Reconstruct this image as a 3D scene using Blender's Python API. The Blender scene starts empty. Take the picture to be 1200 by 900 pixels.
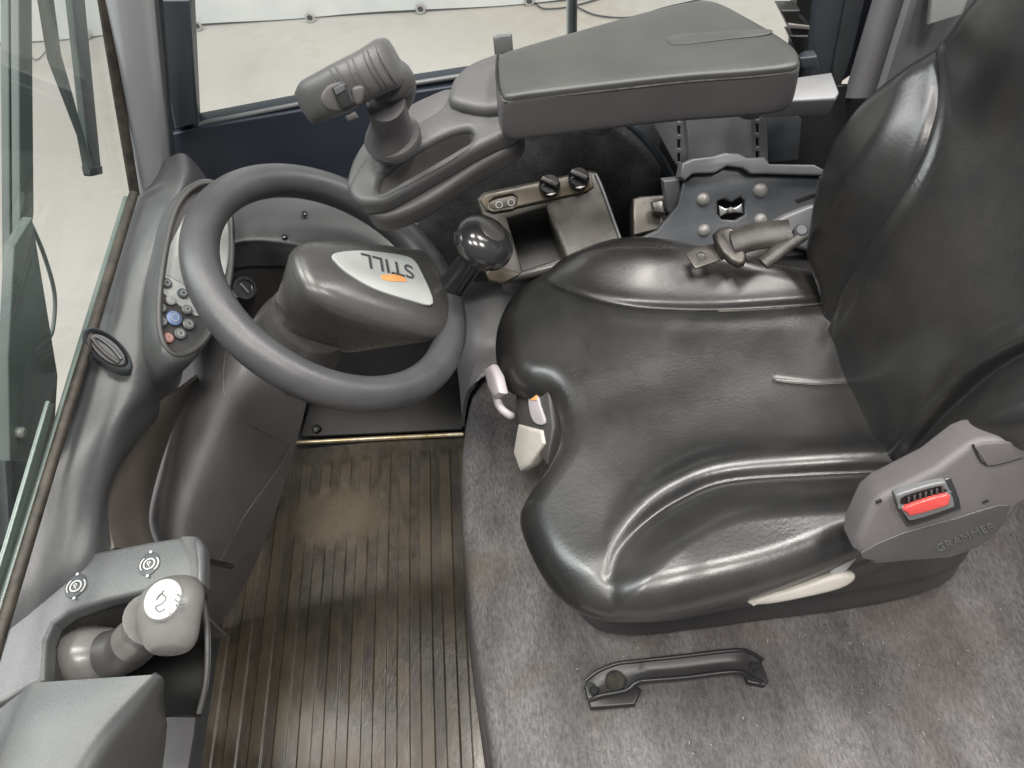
import bpy, bmesh, math, random
import numpy as np
from mathutils import Vector, Matrix, noise
random.seed(7); rng = np.random.default_rng(7)
SC = bpy.context.scene; COL = SC.collection

# ---------------------------------------------------------------- camera
F = 906.0; TH = math.radians(52); RO = math.radians(6); CAM = np.array([0, 0, 1.345])
_r0 = np.array([1., 0, 0]); _u0 = np.array([0, math.sin(TH), math.cos(TH)]); _f = np.array([0, math.cos(TH), -math.sin(TH)])
_r = _r0*math.cos(RO) - _u0*math.sin(RO); _u = _u0*math.cos(RO) + _r0*math.sin(RO)
cam = bpy.data.cameras.new('camera'); camo = bpy.data.objects.new('camera', cam); COL.objects.link(camo)
cam.sensor_width = 36; cam.lens = 36*F/1200; cam.clip_start = .01; cam.clip_end = 100
m = Matrix([[_r[i], _u[i], -_f[i], CAM[i]] for i in range(3)] + [[0, 0, 0, 1]]); camo.matrix_world = m
SC.camera = camo

# ---------------------------------------------------------------- light
w = bpy.data.worlds.new('World'); SC.world = w; w.use_nodes = True
bg = w.node_tree.nodes['Background']; bg.inputs[0].default_value = (.93, .97, 1, 1); bg.inputs[1].default_value = .34
def lamp(name, loc, size, power, color=(1, .98, .94), target=(0, .6, .5), sy=None):
    l = bpy.data.lights.new(name, 'AREA'); l.energy = power; l.color = color; l.size = size
    if sy: l.shape = 'RECTANGLE'; l.size_y = sy
    o = bpy.data.objects.new(name, l); COL.objects.link(o); o.location = loc
    o.rotation_euler = (Vector(target)-Vector(loc)).to_track_quat('-Z', 'Y').to_euler()
for i in range(3):
    for j in range(2):
        lamp('hall_lamp', (-2.2+i*1.9, -1.0+j*2.2, 4.6), .8, 96, (1, .95, .9), (-2.2+i*1.9, -1.0+j*2.2, 0))
lamp('fill_light_row', (-3.4, 1.4, 3.4), .9, 120, (.95, .98, 1), sy=3.0)  # added fill for daylight from the front left, brightens backrest and dash
lamp('fill_light_row', (2.9, 1.6, 3.8), .8, 95, (1, .97, .95), sy=2.4)  # added fill at the right rear, placed to light the seat bolsters
SC.view_settings.view_transform = 'Standard'; SC.view_settings.look = 'None'; SC.view_settings.exposure = 0.0; SC.view_settings.gamma = 1

# ---------------------------------------------------------------- geometry helpers
def ray(px, py): return (px-600)/F*_r + (450-py)/F*_u + _f
def P(px, py, z=None, x=None, y=None):
    """point of the cab on a measured height / side plane"""
    q = ray(px, py)
    t = (z-CAM[2])/q[2] if z is not None else (x/q[0] if x is not None else y/q[1])
    return CAM + t*q
def nrm(v): v = np.array(v, float); return v/np.linalg.norm(v)
class Plane:
    def __init__(s, o, n, up=(0, 0, 1)):
        s.o = np.array(o, float); s.n = nrm(n)
        ex = np.cross(up, s.n); ex = ex if np.linalg.norm(ex) > .05 else np.cross((0, 1, 0), s.n)
        s.ex = nrm(ex); s.ey = np.cross(s.n, s.ex)
    def hit(s, px, py): q = ray(px, py); return CAM + q*(np.dot(s.o-CAM, s.n)/np.dot(q, s.n))
    def uv(s, px, py): p = s.hit(px, py)-s.o; return (float(p@s.ex), float(p@s.ey))
    def at(s, u, v, h=0): return s.o + u*s.ex + v*s.ey + h*s.n
    def off(s, h): q = Plane(s.o+h*s.n, s.n); q.ex = s.ex; q.ey = s.ey; return q
def cat(pts, n=8, closed=True):
    p = np.array(pts, float); N = len(p); out = []
    for i in range(N if closed else N-1):
        if closed: a, b, c, d = p[(i-1) % N], p[i], p[(i+1) % N], p[(i+2) % N]
        else: a, b, c, d = p[max(i-1, 0)], p[i], p[i+1], p[min(i+2, N-1)]
        for k in range(n):
            t = k/n
            out.append(.5*((2*b)+(-a+c)*t+(2*a-5*b+4*c-d)*t*t+(-a+3*b-3*c+d)*t**3))
    if not closed: out.append(p[-1])
    return np.array(out)
def mesh(verts, faces, ang=40, merge=True):
    me = bpy.data.meshes.new('m'); me.from_pydata([tuple(map(float, v)) for v in verts], [], faces); me.update()
    return finish(me, ang, merge)
def finish(me, ang=40, merge=True):
    bm = bmesh.new(); bm.from_mesh(me)
    if merge: bmesh.ops.remove_doubles(bm, verts=bm.verts, dist=2e-5)
    bmesh.ops.recalc_face_normals(bm, faces=bm.faces); bm.to_mesh(me); bm.free()
    me.polygons.foreach_set('use_smooth', [True]*len(me.polygons)); me.set_sharp_from_angle(angle=math.radians(ang)); return me
def join(*mes):
    V, Fc, o = [], [], 0
    for me in mes:
        V += [tuple(v.co) for v in me.vertices]; Fc += [tuple(i+o for i in p.vertices) for p in me.polygons]; o = len(V)
    return mesh(V, Fc)
def plate(pl, loop, t=.01, b=.002, holes=(), px=True, smooth=0, res=3, ang=35):
    """solid sheet in plane pl, top face on the plane, thickness t, rounded edges b"""
    cu = bpy.data.curves.new('c', 'CURVE'); cu.dimensions = '2D'; cu.fill_mode = 'BOTH'
    cu.extrude = max((t-2*b)/2, 0); cu.bevel_depth = b; cu.offset = -b; cu.bevel_resolution = res
    for L in [loop]+list(holes):
        uv = [pl.uv(*q) for q in L] if px else L
        if smooth: uv = cat(uv, smooth)
        s = cu.splines.new('POLY'); s.points.add(len(uv)-1); s.use_cyclic_u = True
        for k, q in enumerate(uv): s.points[k].co = (q[0], q[1], 0, 1)
    return curve_mesh(cu, Matrix([[pl.ex[i], pl.ey[i], pl.n[i], (pl.o-pl.n*t/2)[i]] for i in range(3)]+[[0, 0, 0, 1]]), ang)
def curve_mesh(cu, mat, ang=35):
    o = bpy.data.objects.new('tmp', cu); COL.objects.link(o); dg = bpy.context.evaluated_depsgraph_get(); dg.update()
    me = bpy.data.meshes.new_from_object(o.evaluated_get(dg)); bpy.data.objects.remove(o); me.materials.clear()
    me.transform(mat); return finish(me, ang)
def text(pl, s, pos, dirpx, size, t=.0006, px=True):
    cu = bpy.data.curves.new('t', 'FONT'); cu.body = s; cu.size = size; cu.extrude = t; cu.align_x = 'CENTER'; cu.align_y = 'CENTER'
    a = np.array(pl.uv(*pos)); b = np.array(pl.uv(*dirpx)); d = (b-a)/np.linalg.norm(b-a)
    o = pl.at(*a); ex = d[0]*pl.ex+d[1]*pl.ey; ey = np.cross(pl.n, ex)
    return curve_mesh(cu, Matrix([[ex[i], ey[i], pl.n[i], o[i]] for i in range(3)]+[[0, 0, 0, 1]]), 20)
def loft(rings, closed=True, caps=(True, True), ang=40, merge=True):
    n = len(rings[0]); V = [v for r in rings for v in r]; Fc = []
    for i in range(len(rings)-1):
        for j in range(n if closed else n-1):
            k = (j+1) % n; Fc.append((i*n+j, i*n+k, (i+1)*n+k, (i+1)*n+j))
    if closed and caps[0]: Fc.append(tuple(range(n))[::-1])
    if closed and caps[1]: Fc.append(tuple((len(rings)-1)*n+j for j in range(n)))
    return mesh(V, Fc, ang, merge)
def frame(n):
    n = nrm(n); a = np.cross(n, (0, 0, 1)); a = a if np.linalg.norm(a) > .05 else np.cross(n, (0, 1, 0)); a = nrm(a); return a, np.cross(n, a), n
def lathe(o, n, prof, seg=40, sq=1.0, ang=40, ringed=False, sa=1.0):
    if ringed: prof = list(prof)+[prof[0]]
    a, b, n = frame(n); t = np.linspace(0, 2*math.pi, seg, endpoint=False)
    return loft([[np.array(o)+n*h+r*(sa*math.cos(q)*a+sq*math.sin(q)*b) for q in t] for r, h in prof], ang=ang, caps=(not ringed, not ringed))
def tube(path, rad, seg=14, n=6, closed=False, sq=1.0, ang=50):
    p = cat(path, n, closed); N = len(p)
    rd = np.interp(np.linspace(0, 1, N), np.linspace(0, 1, len(rad)), rad) if hasattr(rad, '__len__') else [rad]*N
    T = np.roll(p, -1, 0)-np.roll(p, 1, 0) if closed else np.gradient(p, axis=0)
    a = None; rings = []
    for i in range(N):
        t = nrm(T[i])
        if a is None: a = frame(t)[0]
        a = nrm(a-t*(a@t)); b = np.cross(t, a)
        rings.append([p[i]+rd[i]*(math.cos(q)*a+sq*math.sin(q)*b) for q in np.linspace(0, 2*math.pi, seg, endpoint=False)])
    if closed: rings.append(rings[0]); return loft(rings, caps=(False, False), ang=ang)
    return loft(rings, ang=ang)
def patch(rows, n=8, th=.006, ang=60):
    """smooth shell through rows of (px,py,height) or 3-D points, thickened away from the camera"""
    G = [[(P(q[0], q[1], z=q[2]) if abs(q[0])+abs(q[1]) > 8 else np.array(q)) for q in r] for r in rows]
    R = [cat(r, n, False) for r in G]; M = [cat([r[j] for r in R], n, False) for j in range(len(R[0]))]
    A = np.array(M)                                   # [col][row][3]
    du = np.gradient(A, axis=0); dv = np.gradient(A, axis=1); N = np.cross(du, dv); N /= np.linalg.norm(N, axis=2, keepdims=True)+1e-12
    if (N*(CAM-A)).sum() < 0: N = -N
    B = A-N*th; a, b, _ = A.shape; V = list(A.reshape(-1, 3))+list(B.reshape(-1, 3)); o = a*b; Fc = []
    for i in range(a-1):
        for j in range(b-1):
            q = (i*b+j, i*b+j+1, (i+1)*b+j+1, (i+1)*b+j); Fc.append(q); Fc.append(tuple(o+x for x in q[::-1]))
    rim = [i*b for i in range(a)]+[(a-1)*b+j for j in range(1, b)]+[i*b+b-1 for i in range(a-2, -1, -1)]+[j for j in range(b-2, 0, -1)]
    for k in range(len(rim)):
        x, y = rim[k], rim[(k+1) % len(rim)]; Fc.append((x, y, y+o, x+o))
    return mesh(V, Fc, ang)
def box(c, s, b=.002, rot=None, up=(0, 0, 1), n=(0, 0, 1)):
    pl = Plane(np.array(c)+nrm(n)*s[2]/2, n, up); x, y = s[0]/2, s[1]/2
    if rot: ca, sa = math.cos(rot), math.sin(rot); pl.ex, pl.ey = ca*pl.ex+sa*pl.ey, -sa*pl.ex+ca*pl.ey
    return plate(pl, [(-x, -y), (x, -y), (x, y), (-x, y)], s[2], b, px=False)
def rloop(x, y, r, n=5, c=(0, 0)):
    o = []
    for sx, sy, a0 in ((1, 1, 0), (-1, 1, 90), (-1, -1, 180), (1, -1, 270)):
        for k in range(n+1):
            a = math.radians(a0+90*k/n); o.append((c[0]+sx*(x-r)+r*math.cos(a), c[1]+sy*(y-r)+r*math.sin(a)))
    return o

# ---------------------------------------------------------------- object helpers
ROOTS = {}
def tag(o, label=None, cat=None, group=None, kind=None):
    if label: o['label'] = label
    if cat: o['category'] = cat
    if group: o['group'] = group
    if kind: o['kind'] = kind
    return o
def thing(name, loc, label, cat, group=None):
    o = bpy.data.objects.new(name, None); COL.objects.link(o); o.location = loc; o.empty_display_size = .03
    o['base'] = [float(v) for v in loc]; return tag(o, label, cat, group)
def obj(name, me, mt, parent=None, label=None):
    me.name = name; me.materials.append(mt)
    if parent:
        r = parent
        while r.parent: r = r.parent
        me.transform(Matrix.Translation(-Vector(r['base'])))
        o = bpy.data.objects.new(name, me); COL.objects.link(o); o.parent = parent
    else:
        v = np.array([tuple(q.co) for q in me.vertices]); c = (v.min(0)+v.max(0))/2; c[2] = v[:, 2].min()
        me.transform(Matrix.Translation(-Vector(c))); o = bpy.data.objects.new(name, me); COL.objects.link(o); o.location = c; o['base'] = [float(x) for x in c]
    if label: o['label'] = label
    return o
def struct(name, me, mt): return tag(obj(name, me, mt), kind='structure')

# ---------------------------------------------------------------- materials
def material(name, col, rough=.5, col2=None, mscale=12, mix=.5, bump=0, bscale=300, metal=0, coat=0, spec=.5, stretch=(1, 1, 1), rvar=.0, specks=0, detail=6, ramp=(.38, .62)):
    mt = bpy.data.materials.new(name); mt.use_nodes = True; nt = mt.node_tree; N = nt.nodes; L = nt.links; bs = N['Principled BSDF']
    bs.inputs['Roughness'].default_value = rough; bs.inputs['Metallic'].default_value = metal
    bs.inputs['Coat Weight'].default_value = coat; bs.inputs['Coat Roughness'].default_value = .2; bs.inputs['Specular IOR Level'].default_value = spec
    tc = N.new('ShaderNodeTexCoord'); mp = N.new('ShaderNodeMapping'); mp.inputs['Scale'].default_value = stretch; L.new(tc.outputs['Object'], mp.inputs['Vector'])
    def nz(sc, det=detail, v=mp.outputs[0]):
        n = N.new('ShaderNodeTexNoise'); n.inputs['Scale'].default_value = sc; n.inputs['Detail'].default_value = det; n.inputs['Roughness'].default_value = .62; L.new(v, n.inputs['Vector']); return n
    n1 = nz(mscale); rp = N.new('ShaderNodeValToRGB'); rp.color_ramp.elements[0].position, rp.color_ramp.elements[1].position = ramp
    c2 = col2 or tuple(min(1, c*1.12+.004) for c in col)
    rp.color_ramp.elements[0].color = (*col, 1); rp.color_ramp.elements[1].color = (*c2, 1); L.new(n1.outputs[0], rp.inputs[0]); out = rp.outputs[0]
    if specks:
        s = nz(specks, 2); r2 = N.new('ShaderNodeValToRGB'); r2.color_ramp.elements[0].position = .3; r2.color_ramp.elements[1].position = .7
        k_ = .32 if specks < 500 else .13; r2.color_ramp.elements[0].color = (1-k_, 1-k_, 1-k_, 1); r2.color_ramp.elements[1].color = (1+k_, 1+k_, 1+k_, 1); L.new(s.outputs[0], r2.inputs[0])
        mx = N.new('ShaderNodeMix'); mx.data_type = 'RGBA'; mx.blend_type = 'MULTIPLY'; mx.inputs[0].default_value = 1; L.new(out, mx.inputs[6]); L.new(r2.outputs[0], mx.inputs[7]); out = mx.outputs[2]
    L.new(out, bs.inputs['Base Color'])
    if rvar:
        n3 = nz(mscale*1.7); mr = N.new('ShaderNodeMapRange'); mr.inputs[1].default_value = .3; mr.inputs[2].default_value = .7
        mr.inputs[3].default_value = max(.03, rough-rvar); mr.inputs[4].default_value = min(1, rough+rvar); L.new(n3.outputs[0], mr.inputs[0]); L.new(mr.outputs[0], bs.inputs['Roughness'])
    if bump:
        n2 = nz(bscale, 3); b = N.new('ShaderNodeBump'); b.inputs['Strength'].default_value = bump; b.inputs['Distance'].default_value = .001
        L.new(n2.outputs[0], b.inputs['Height']); L.new(b.outputs[0], bs.inputs['Normal'])
    return mt
M = {}
M['dash'] = material('dash_plastic', (.069, .072, .073), .36, (.08, .083, .085), 9, bump=.25, bscale=900, rvar=.06, specks=700)
M['dash_dark'] = material('dark_plastic', (.05, .048, .048), .48, (.058, .055, .054), 10, bump=.25, bscale=800, rvar=.07)
M['column'] = material('column_plastic', (.138, .133, .135), .36, (.156, .15, .152), 10, bump=.3, bscale=800, rvar=.06)
M['wheel'] = material('wheel_plastic', (.046, .046, .05), .36, (.06, .06, .063), 14, bump=.25, bscale=700, rvar=.08)
M['hub'] = material('hub_plastic', (.05, .049, .048), .28, (.062, .06, .058), 14, bump=.1, bscale=700, rvar=.08)
M['arm'] = material('armrest_plastic', (.066, .066, .067), .4, (.078, .077, .077), 8, bump=.35, bscale=800, rvar=.06)
M['pad'] = material('armrest_padding', (.044, .046, .044), .4, (.056, .057, .054), 6, bump=.3, bscale=900, rvar=.06)
M['leather'] = material('seat_vinyl', (.0135, .0135, .0138), .34, (.027, .0255, .024), 6, bump=.22, bscale=230, rvar=.09, spec=.62, coat=.25)
M['shell'] = material('seat_shell_plastic', (.05, .048, .049), .4, (.06, .058, .058), 9, bump=.2, bscale=700, rvar=.06)
M['buckle_house'] = material('buckle_housing_plastic', (.095, .088, .09), .5, (.11, .102, .104), 9, bump=.3, bscale=800)
M['black'] = material('black_plastic', (.012, .012, .012), .38, bump=.1)
M['blackgloss'] = material('black_gloss', (.02, .02, .021), .17, coat=.5)
M['rubber'] = material('rubber_gasket', (.02, .017, .014), .6, (.05, .04, .03), 60, bump=.3, bscale=500)
M['navy'] = material('dark_blue_paint', (.016, .021, .032), .45, (.021, .027, .04), 6, bump=.1, bscale=500)
M['navy2'] = material('slate_paint', (.045, .055, .065), .45, (.055, .065, .075), 6, bump=.1, bscale=500)
M['pillar'] = material('pillar_plastic', (.3, .305, .32), .5, (.33, .335, .35), 5, bump=.2, bscale=600)
M['plate'] = material('painted_steel', (.15, .155, .16), .42, (.16, .165, .17), 12, bump=.1, bscale=300, metal=.2)
M['plate_dark'] = material('dark_steel_plate', (.065, .072, .08), .42, (.085, .092, .1), 14, bump=.15, bscale=300, metal=.2)
M['steel'] = material('worn_steel', (.5, .5, .49), .3, (.62, .61, .6), 20, metal=.8, rvar=.1)
M['bolt'] = material('zinc_bolt', (.2, .192, .184), .45, (.28, .27, .255), 30, metal=.3)
M['dark_metal'] = material('dark_metal', (.055, .052, .046), .35, (.09, .083, .072), 25, metal=.5, rvar=.1)
M['hole'] = material('dark_dusty_hole', (.01, .0085, .007), .8, (.035, .028, .018), 90)
M['pedalmat'] = material('black_ribbed_rubber', (.012, .0115, .011), .6, (.02, .018, .016), 20)
M['handle'] = material('handle_black_plastic', (.032, .03, .031), .4, (.042, .04, .04), 12)
M['handle2'] = material('handle_edge_plastic', (.018, .0175, .018), .35)
M['strap'] = material('worn_webbing', (.028, .026, .023), .36, (.065, .061, .055), 30, bump=.5, bscale=700, stretch=(1, .3, 1), rvar=.1)
M['padworn'] = material('worn_padding', (.05, .052, .05), .36, (.066, .066, .062), 30, bump=.2, bscale=900)
M['seamline'] = material('moulded_seam', (.14, .135, .135), .5)
M['trim'] = material('rear_trim_plastic', (.16, .16, .165), .5, (.18, .18, .185), 5)
M['armside'] = material('armrest_side_plastic', (.07, .068, .07), .42, (.082, .079, .081), 8, bump=.25, bscale=800)
M['cream'] = material('cream_plastic', (.36, .345, .31), .5, (.43, .41, .37), 20, bump=.15)
M['greyplastic'] = material('light_grey_plastic', (.3, .3, .3), .45, (.34, .34, .34), 20, bump=.1)
M['pinkgrey'] = material('mauve_grey_plastic', (.36, .33, .35), .45, (.42, .39, .41), 20)
M['silver'] = material('silver_badge', (.37, .385, .375), .4, (.41, .425, .41), 20)
M['ink'] = material('dark_print', (.05, .055, .06), .5)
M['white'] = material('white_print', (.42, .42, .41), .4)
M['orange'] = material('orange_print', (.75, .3, .08), .4, (.8, .4, .15), 80)
M['red'] = material('red_plastic', (.5, .055, .05), .28, (.58, .08, .07), 30)
M['redbtn'] = material('faded_red_print', (.38, .16, .14), .4)
M['blue'] = material('blue_print', (.16, .22, .4), .4)
M['knobgrey'] = material('grey_knob_plastic', (.12, .115, .11), .28, (.17, .165, .16), 12, rvar=.06)
M['box'] = material('switch_box_plastic', (.042, .041, .037), .3, (.078, .073, .062), 14, rvar=.1)
M['dusty'] = material('dusty_brown_panel', (.095, .075, .043), .35, (.045, .037, .026), 25, rvar=.1)
M['brown'] = material('brown_grey_plastic', (.14, .12, .1), .5, (.17, .15, .13), 9, bump=.2, bscale=700)
M['brass'] = material('worn_brass_strip', (.55, .5, .38), .35, (.42, .33, .18), 30, metal=.6, rvar=.1)
M['carpet'] = material('grey_felt_carpet', (.082, .078, .079), .95, (.145, .139, .139), 14, bump=1.0, bscale=520, spec=.15, stretch=(1, .35, .6), specks=330)
M['darkfelt'] = material('black_felt', (.055, .056, .06), .95, (.1, .1, .105), 22, bump=1.0, bscale=500, spec=.12, specks=400)
M['concrete'] = material('pale_concrete', (.375, .346, .325), .75, (.48, .455, .435), 1.4, bump=.3, bscale=60, detail=10)
mt = M['concrete']; N_ = mt.node_tree.nodes; L_0 = mt.node_tree.links; b0 = N_['Principled BSDF']; s0 = b0.inputs['Base Color'].links[0].from_socket
v0 = N_.new('ShaderNodeTexNoise'); v0.inputs['Scale'].default_value = .35; v0.inputs['Detail'].default_value = 9; v0.inputs['Roughness'].default_value = .75
t0_ = N_.new('ShaderNodeTexCoord'); L_0.new(t0_.outputs['Object'], v0.inputs[0]); q0 = N_.new('ShaderNodeMapRange'); q0.inputs[1].default_value = .5; q0.inputs[2].default_value = .64; q0.inputs[4].default_value = .7; L_0.new(v0.outputs[0], q0.inputs[0])
x0_ = N_.new('ShaderNodeMix'); x0_.data_type = 'RGBA'; L_0.new(q0.outputs[0], x0_.inputs[0]); L_0.new(s0, x0_.inputs[6]); x0_.inputs[7].default_value = (.27, .215, .16, 1); L_0.new(x0_.outputs[2], b0.inputs['Base Color'])
M['tarp'] = material('white_tarpaulin', (.58, .585, .59), .5, (.66, .66, .66), 3, bump=.3, bscale=20)
M['wiper'] = material('wiper_paint', (.075, .09, .088), .5, (.09, .105, .1), 12)
M['glassedge'] = material('glass_edge', (.12, .15, .142), .25, (.15, .18, .17), 12)
gl = bpy.data.materials.new('window_glass'); gl.use_nodes = True; nt = gl.node_tree; nt.nodes.clear()
o_ = nt.nodes.new('ShaderNodeOutputMaterial'); tr = nt.nodes.new('ShaderNodeBsdfTransparent'); tr.inputs[0].default_value = (.93, .96, .945, 1)
gs = nt.nodes.new('ShaderNodeBsdfGlossy'); gs.inputs['Roughness'].default_value = .02; mx = nt.nodes.new('ShaderNodeMixShader'); lw_ = nt.nodes.new('ShaderNodeLayerWeight'); fr = nt.nodes.new('ShaderNodeMapRange'); fr.inputs[1].default_value = .35; fr.inputs[2].default_value = 1; fr.inputs[3].default_value = .015; fr.inputs[4].default_value = .22; nt.links.new(lw_.outputs['Facing'], fr.inputs[0])
nt.links.new(fr.outputs[0], mx.inputs[0]); nt.links.new(tr.outputs[0], mx.inputs[1]); nt.links.new(gs.outputs[0], mx.inputs[2]); nt.links.new(mx.outputs[0], o_.inputs[0]); M['glass'] = gl

# ================================================================ outside: hall floor, tarpaulin
fl = box((0, 0, -.75), (60, 60, .1), .01); struct('hall_floor', fl, M['concrete'])
tp0 = np.array([-6.5, 4.56]); tp1 = np.array([4.5, 3.96]); td = (tp1-tp0)/np.linalg.norm(tp1-tp0); L_ = np.linalg.norm(tp1-tp0)
V, Fc = [], []; nx, nz_ = 220, 26
for i in range(nx+1):
    for k in range(nz_+1):
        s = i/nx*L_; z = -.685+k/nz_*3.2
        wv = .02*math.sin(s*2.1+.8*math.sin(k*.2))+.012*noise.noise(Vector((s*2, z*1.5, 0)))
        q = tp0+td*s+np.array([td[1], -td[0]])*wv; V.append((q[0], q[1], z+.006*math.sin(s*5.4)))
for i in range(nx):
    for k in range(nz_): a = i*(nz_+1)+k; Fc.append((a, a+1, a+nz_+2, a+nz_+1))
tarp = thing('hanging_tarpaulin', (0, 4.25, -.69), 'white tarpaulin hanging along the far side of the hall floor', 'tarpaulin')
obj('tarpaulin_sheet', mesh(V, Fc), M['tarp'], tarp)
ns = np.array([td[1], -td[0], 0])
for px, py in ((102, 37), (232, 27), (364, 17.5), (493, 7.5), (620, -2), (-30, 46)):
    pl = Plane((tp0[0], tp0[1], 0), ns); c = pl.hit(px, py)+ns*.03
    obj('eyelet', join(lathe(c, ns, [(.014, 0), (.016, .004), (.026, .004), (.028, 0), (.028, -.004), (.014, -.004)], 20, ringed=True)), M['steel'], tarp)
    obj('eyelet_hole', lathe(c, ns, [(.0145, -.003), (.0145, .0015)], 16), M['ink'], tarp)
def cable(pts, r, label):
    tag(obj('floor_cable', tube([P(a, b, z=-.69) for a, b in pts], r, 6, 6), M['ink']), label, 'cable', 'cables lying on the hall floor')
cable([(600, -60), (625, 0), (650, 10), (700, -1), (740, -20)], .004, 'thin black cable curving over the pale floor left of the window post')
cable([(676, 8), (700, 18), (740, 20), (775, 10), (800, 4), (860, -8), (930, -10)], .004, 'thin black cable lying on the pale floor right of the window post')
cable([(30, 60), (42, 70), (52, 62), (60, 50), (66, 40)], .003, 'thin dark cable on the pale floor seen through the windscreen')

# ================================================================ windscreen
A0 = P(157, 226, z=.75); A1 = P(-2, 752, z=.70); A2 = P(121, 0, y=.885)
n_ws = nrm(np.cross(A1-A0, A2-A0)); n_ws = n_ws if n_ws[0] > 0 else -n_ws
WS = Plane(A0, n_ws)
ws = thing('windscreen', tuple(A1), 'clear front windscreen pane in a dark brown rubber gasket', 'windscreen')
obj('glass_pane', plate(WS, [(157, 226), (-45, 900), (-400, 900), (-330, -420), (54, -420)], .005, .001), M['glass'], ws)
obj('bottom_gasket', tube([WS.off(.004).hit(a, b) for a, b in ((157, 226), (105, 398), (52, 572), (-2, 752), (-50, 915))], .0055, 10, 4), M['rubber'], ws)
obj('side_gasket', tube([WS.off(.004).hit(a, b) for a, b in ((158, 228), (140, 118), (121, 0), (60, -380))], .006, 10, 4), M['rubber'], ws)
obj('glass_edge', tube([WS.off(-.004).hit(a, b) for a, b in ((148, 232), (96, 400), (44, 572), (-12, 752), (-60, 915))], .0035, 8, 4), M['glassedge'], ws)
obj('glass_lower_edge', plate(WS.off(-.008), [(58, 470), (64, 474), (22, 640), (-12, 760), (-30, 760), (8, 640)], .004, .001), M['glassedge'], ws)
# wipers and linkage, outside the pane
W1 = WS.off(-.05)
wp = thing('windscreen_wiper', tuple(W1.hit(25, 500)), 'long dark wiper with wide linkage arm, outside the windscreen at far left', 'wiper', 'wipers outside the windscreen')
def bar(pl, q, t=.008, b=.0015): return plate(pl, q, t, b)
obj('wiper_blade', bar(W1, [(22, -80), (37, -80), (40, 250), (34, 292), (24, 292)]), M['wiper'], wp)
obj('wiper_rod', bar(W1.off(-.012), [(10, -80), (15, -80), (22, 300), (18, 480), (13, 480)]), M['wiper'], wp)
obj('linkage_arm', bar(W1.off(.012), [(17, 288), (38, 255), (68, 440), (62, 540), (12, 540), (10, 420)], .01), M['wiper'], wp)
obj('pivot_bolt', lathe(W1.off(.014).hit(23, 507), n_ws, [(.006, -.004), (.006, .003), (.004, .005)], 14), M['bolt'], wp)
obj('washer_hose', tube([W1.hit(a, b) for a, b in ((36, 262), (52, 300), (64, 345), (62, 385), (55, 400))], .0022, 8, 6), M['wiper'], wp)
wq = thing('windscreen_wiper', tuple(W1.hit(112, 200)), 'dark slanted wiper blade hanging near the grey front pillar', 'wiper', 'wipers outside the windscreen')
obj('wiper_blade', bar(W1, [(76, -80), (92, -80), (119, 200), (107, 206)]), M['wiper'], wq)
obj('wiper_arm', bar(W1.off(.014), [(40, -80), (53, -80), (72, 62), (108, 192), (106, 204), (98, 160), (64, 70)]), M['wiper'], wq)
obj('wiper_tip', bar(W1.off(.004), [(105, 196), (120, 194), (121, 204), (108, 207)], .01), M['black'], wq)
ms = thing('mast_frame', (-.75, .3, .2), 'dark steel mast members seen through the lower windscreen', 'mast')
MS = Plane(P(20, 500, x=-.7), (1, -.2, .1))
obj('mast_rail', plate(MS, [(-40, 440), (-5, 440), (38, 560), (30, 900), (-40, 1500)], .05, .004), M['wiper'], ms)
obj('mast_rail', plate(MS.off(-.06), [(-60, 380), (4, 400), (60, 520), (70, 600), (40, 900), (-90, 1500)], .05, .004), M['wiper'], ms)
obj('chain_guard', plate(MS.off(.02), [(0, 470), (9, 470), (22, 640), (12, 640)], .02, .003), M['plate_dark'], ms)

# ================================================================ pillar, door side
fp = thing('front_pillar', tuple(P(175, 225, z=.74)), 'light grey front pillar between the windscreen and the side door', 'pillar')
def col3(px0, py0, px1, py1, y0, y1, k=6):
    return [P(px0+(px1-px0)*i/(k-1), py0+(py1-py0)*i/(k-1), y=y0+(y1-y0)*i/(k-1)) for i in range(k)]
cols = [col3(64, -340, 160, 232, .90, .852), col3(100, -340, 168, 225, .885, .84), col3(140, -340, 190, 215, .91, .865), col3(150, -340, 199, 205, .955, .93)]
obj('pillar_cover', patch([[c[i] for c in cols] for i in range(6)], 4, .012), M['pillar'], fp)
obj('pillar_seal', patch([[c[i] for c in (col3(147, -340, 197, 205, .965, .945), col3(154, -340, 202, 200, .95, .94), col3(160, -340, 207, 200, .97, .96))] for i in range(6)], 3, .01), M['ink'], fp)

DP = Plane((0, 1.0, .8), (0, -1, .05))
dr = thing('side_door', (-.2, 1.0, .3), 'dark blue steel side door with a large clear window', 'door')
obj('door_frame', plate(DP, [(140, -420), (206, 260), (700, 330), (950, 240), (945, 125), (1040, 60), (1120, -420)], .035, .004,
    holes=[[(206, -330), (230, 146), (420, 110), (590, 84), (760, 76), (938, 64), (955, -40), (985, -330)]]), M['navy'], dr)
obj('window_pane', plate(DP.off(-.012), [(203, -335), (228, 150), (590, 88), (760, 80), (938, 68), (957, -40), (988, -335)], .005, .001), M['glass'], dr)
obj('window_seal', tube([DP.off(.001).hit(a, b) for a, b in ((212, -200), (222, 0), (231, 143), (240, 144), (420, 109), (590, 83), (760, 75))], .0035, 8, 3), M['plate'], dr)
obj('inner_post', plate(DP.off(.012), [(176, 0-330+330), (222, 0), (232, 145), (205, 152)], .012, .003), M['navy2'], dr)
obj('screw', lathe(DP.hit(251, 149), DP.n, [(.004, 0), (.004, .002), (.002, .003)], 12), M['steel'], dr)
obj('lower_panel', plate(DP.off(.01), [(199, 158), (232, 150), (430, 116), (620, 88), (700, 300), (205, 300)], .012, .003), M['navy'], dr)
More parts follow.
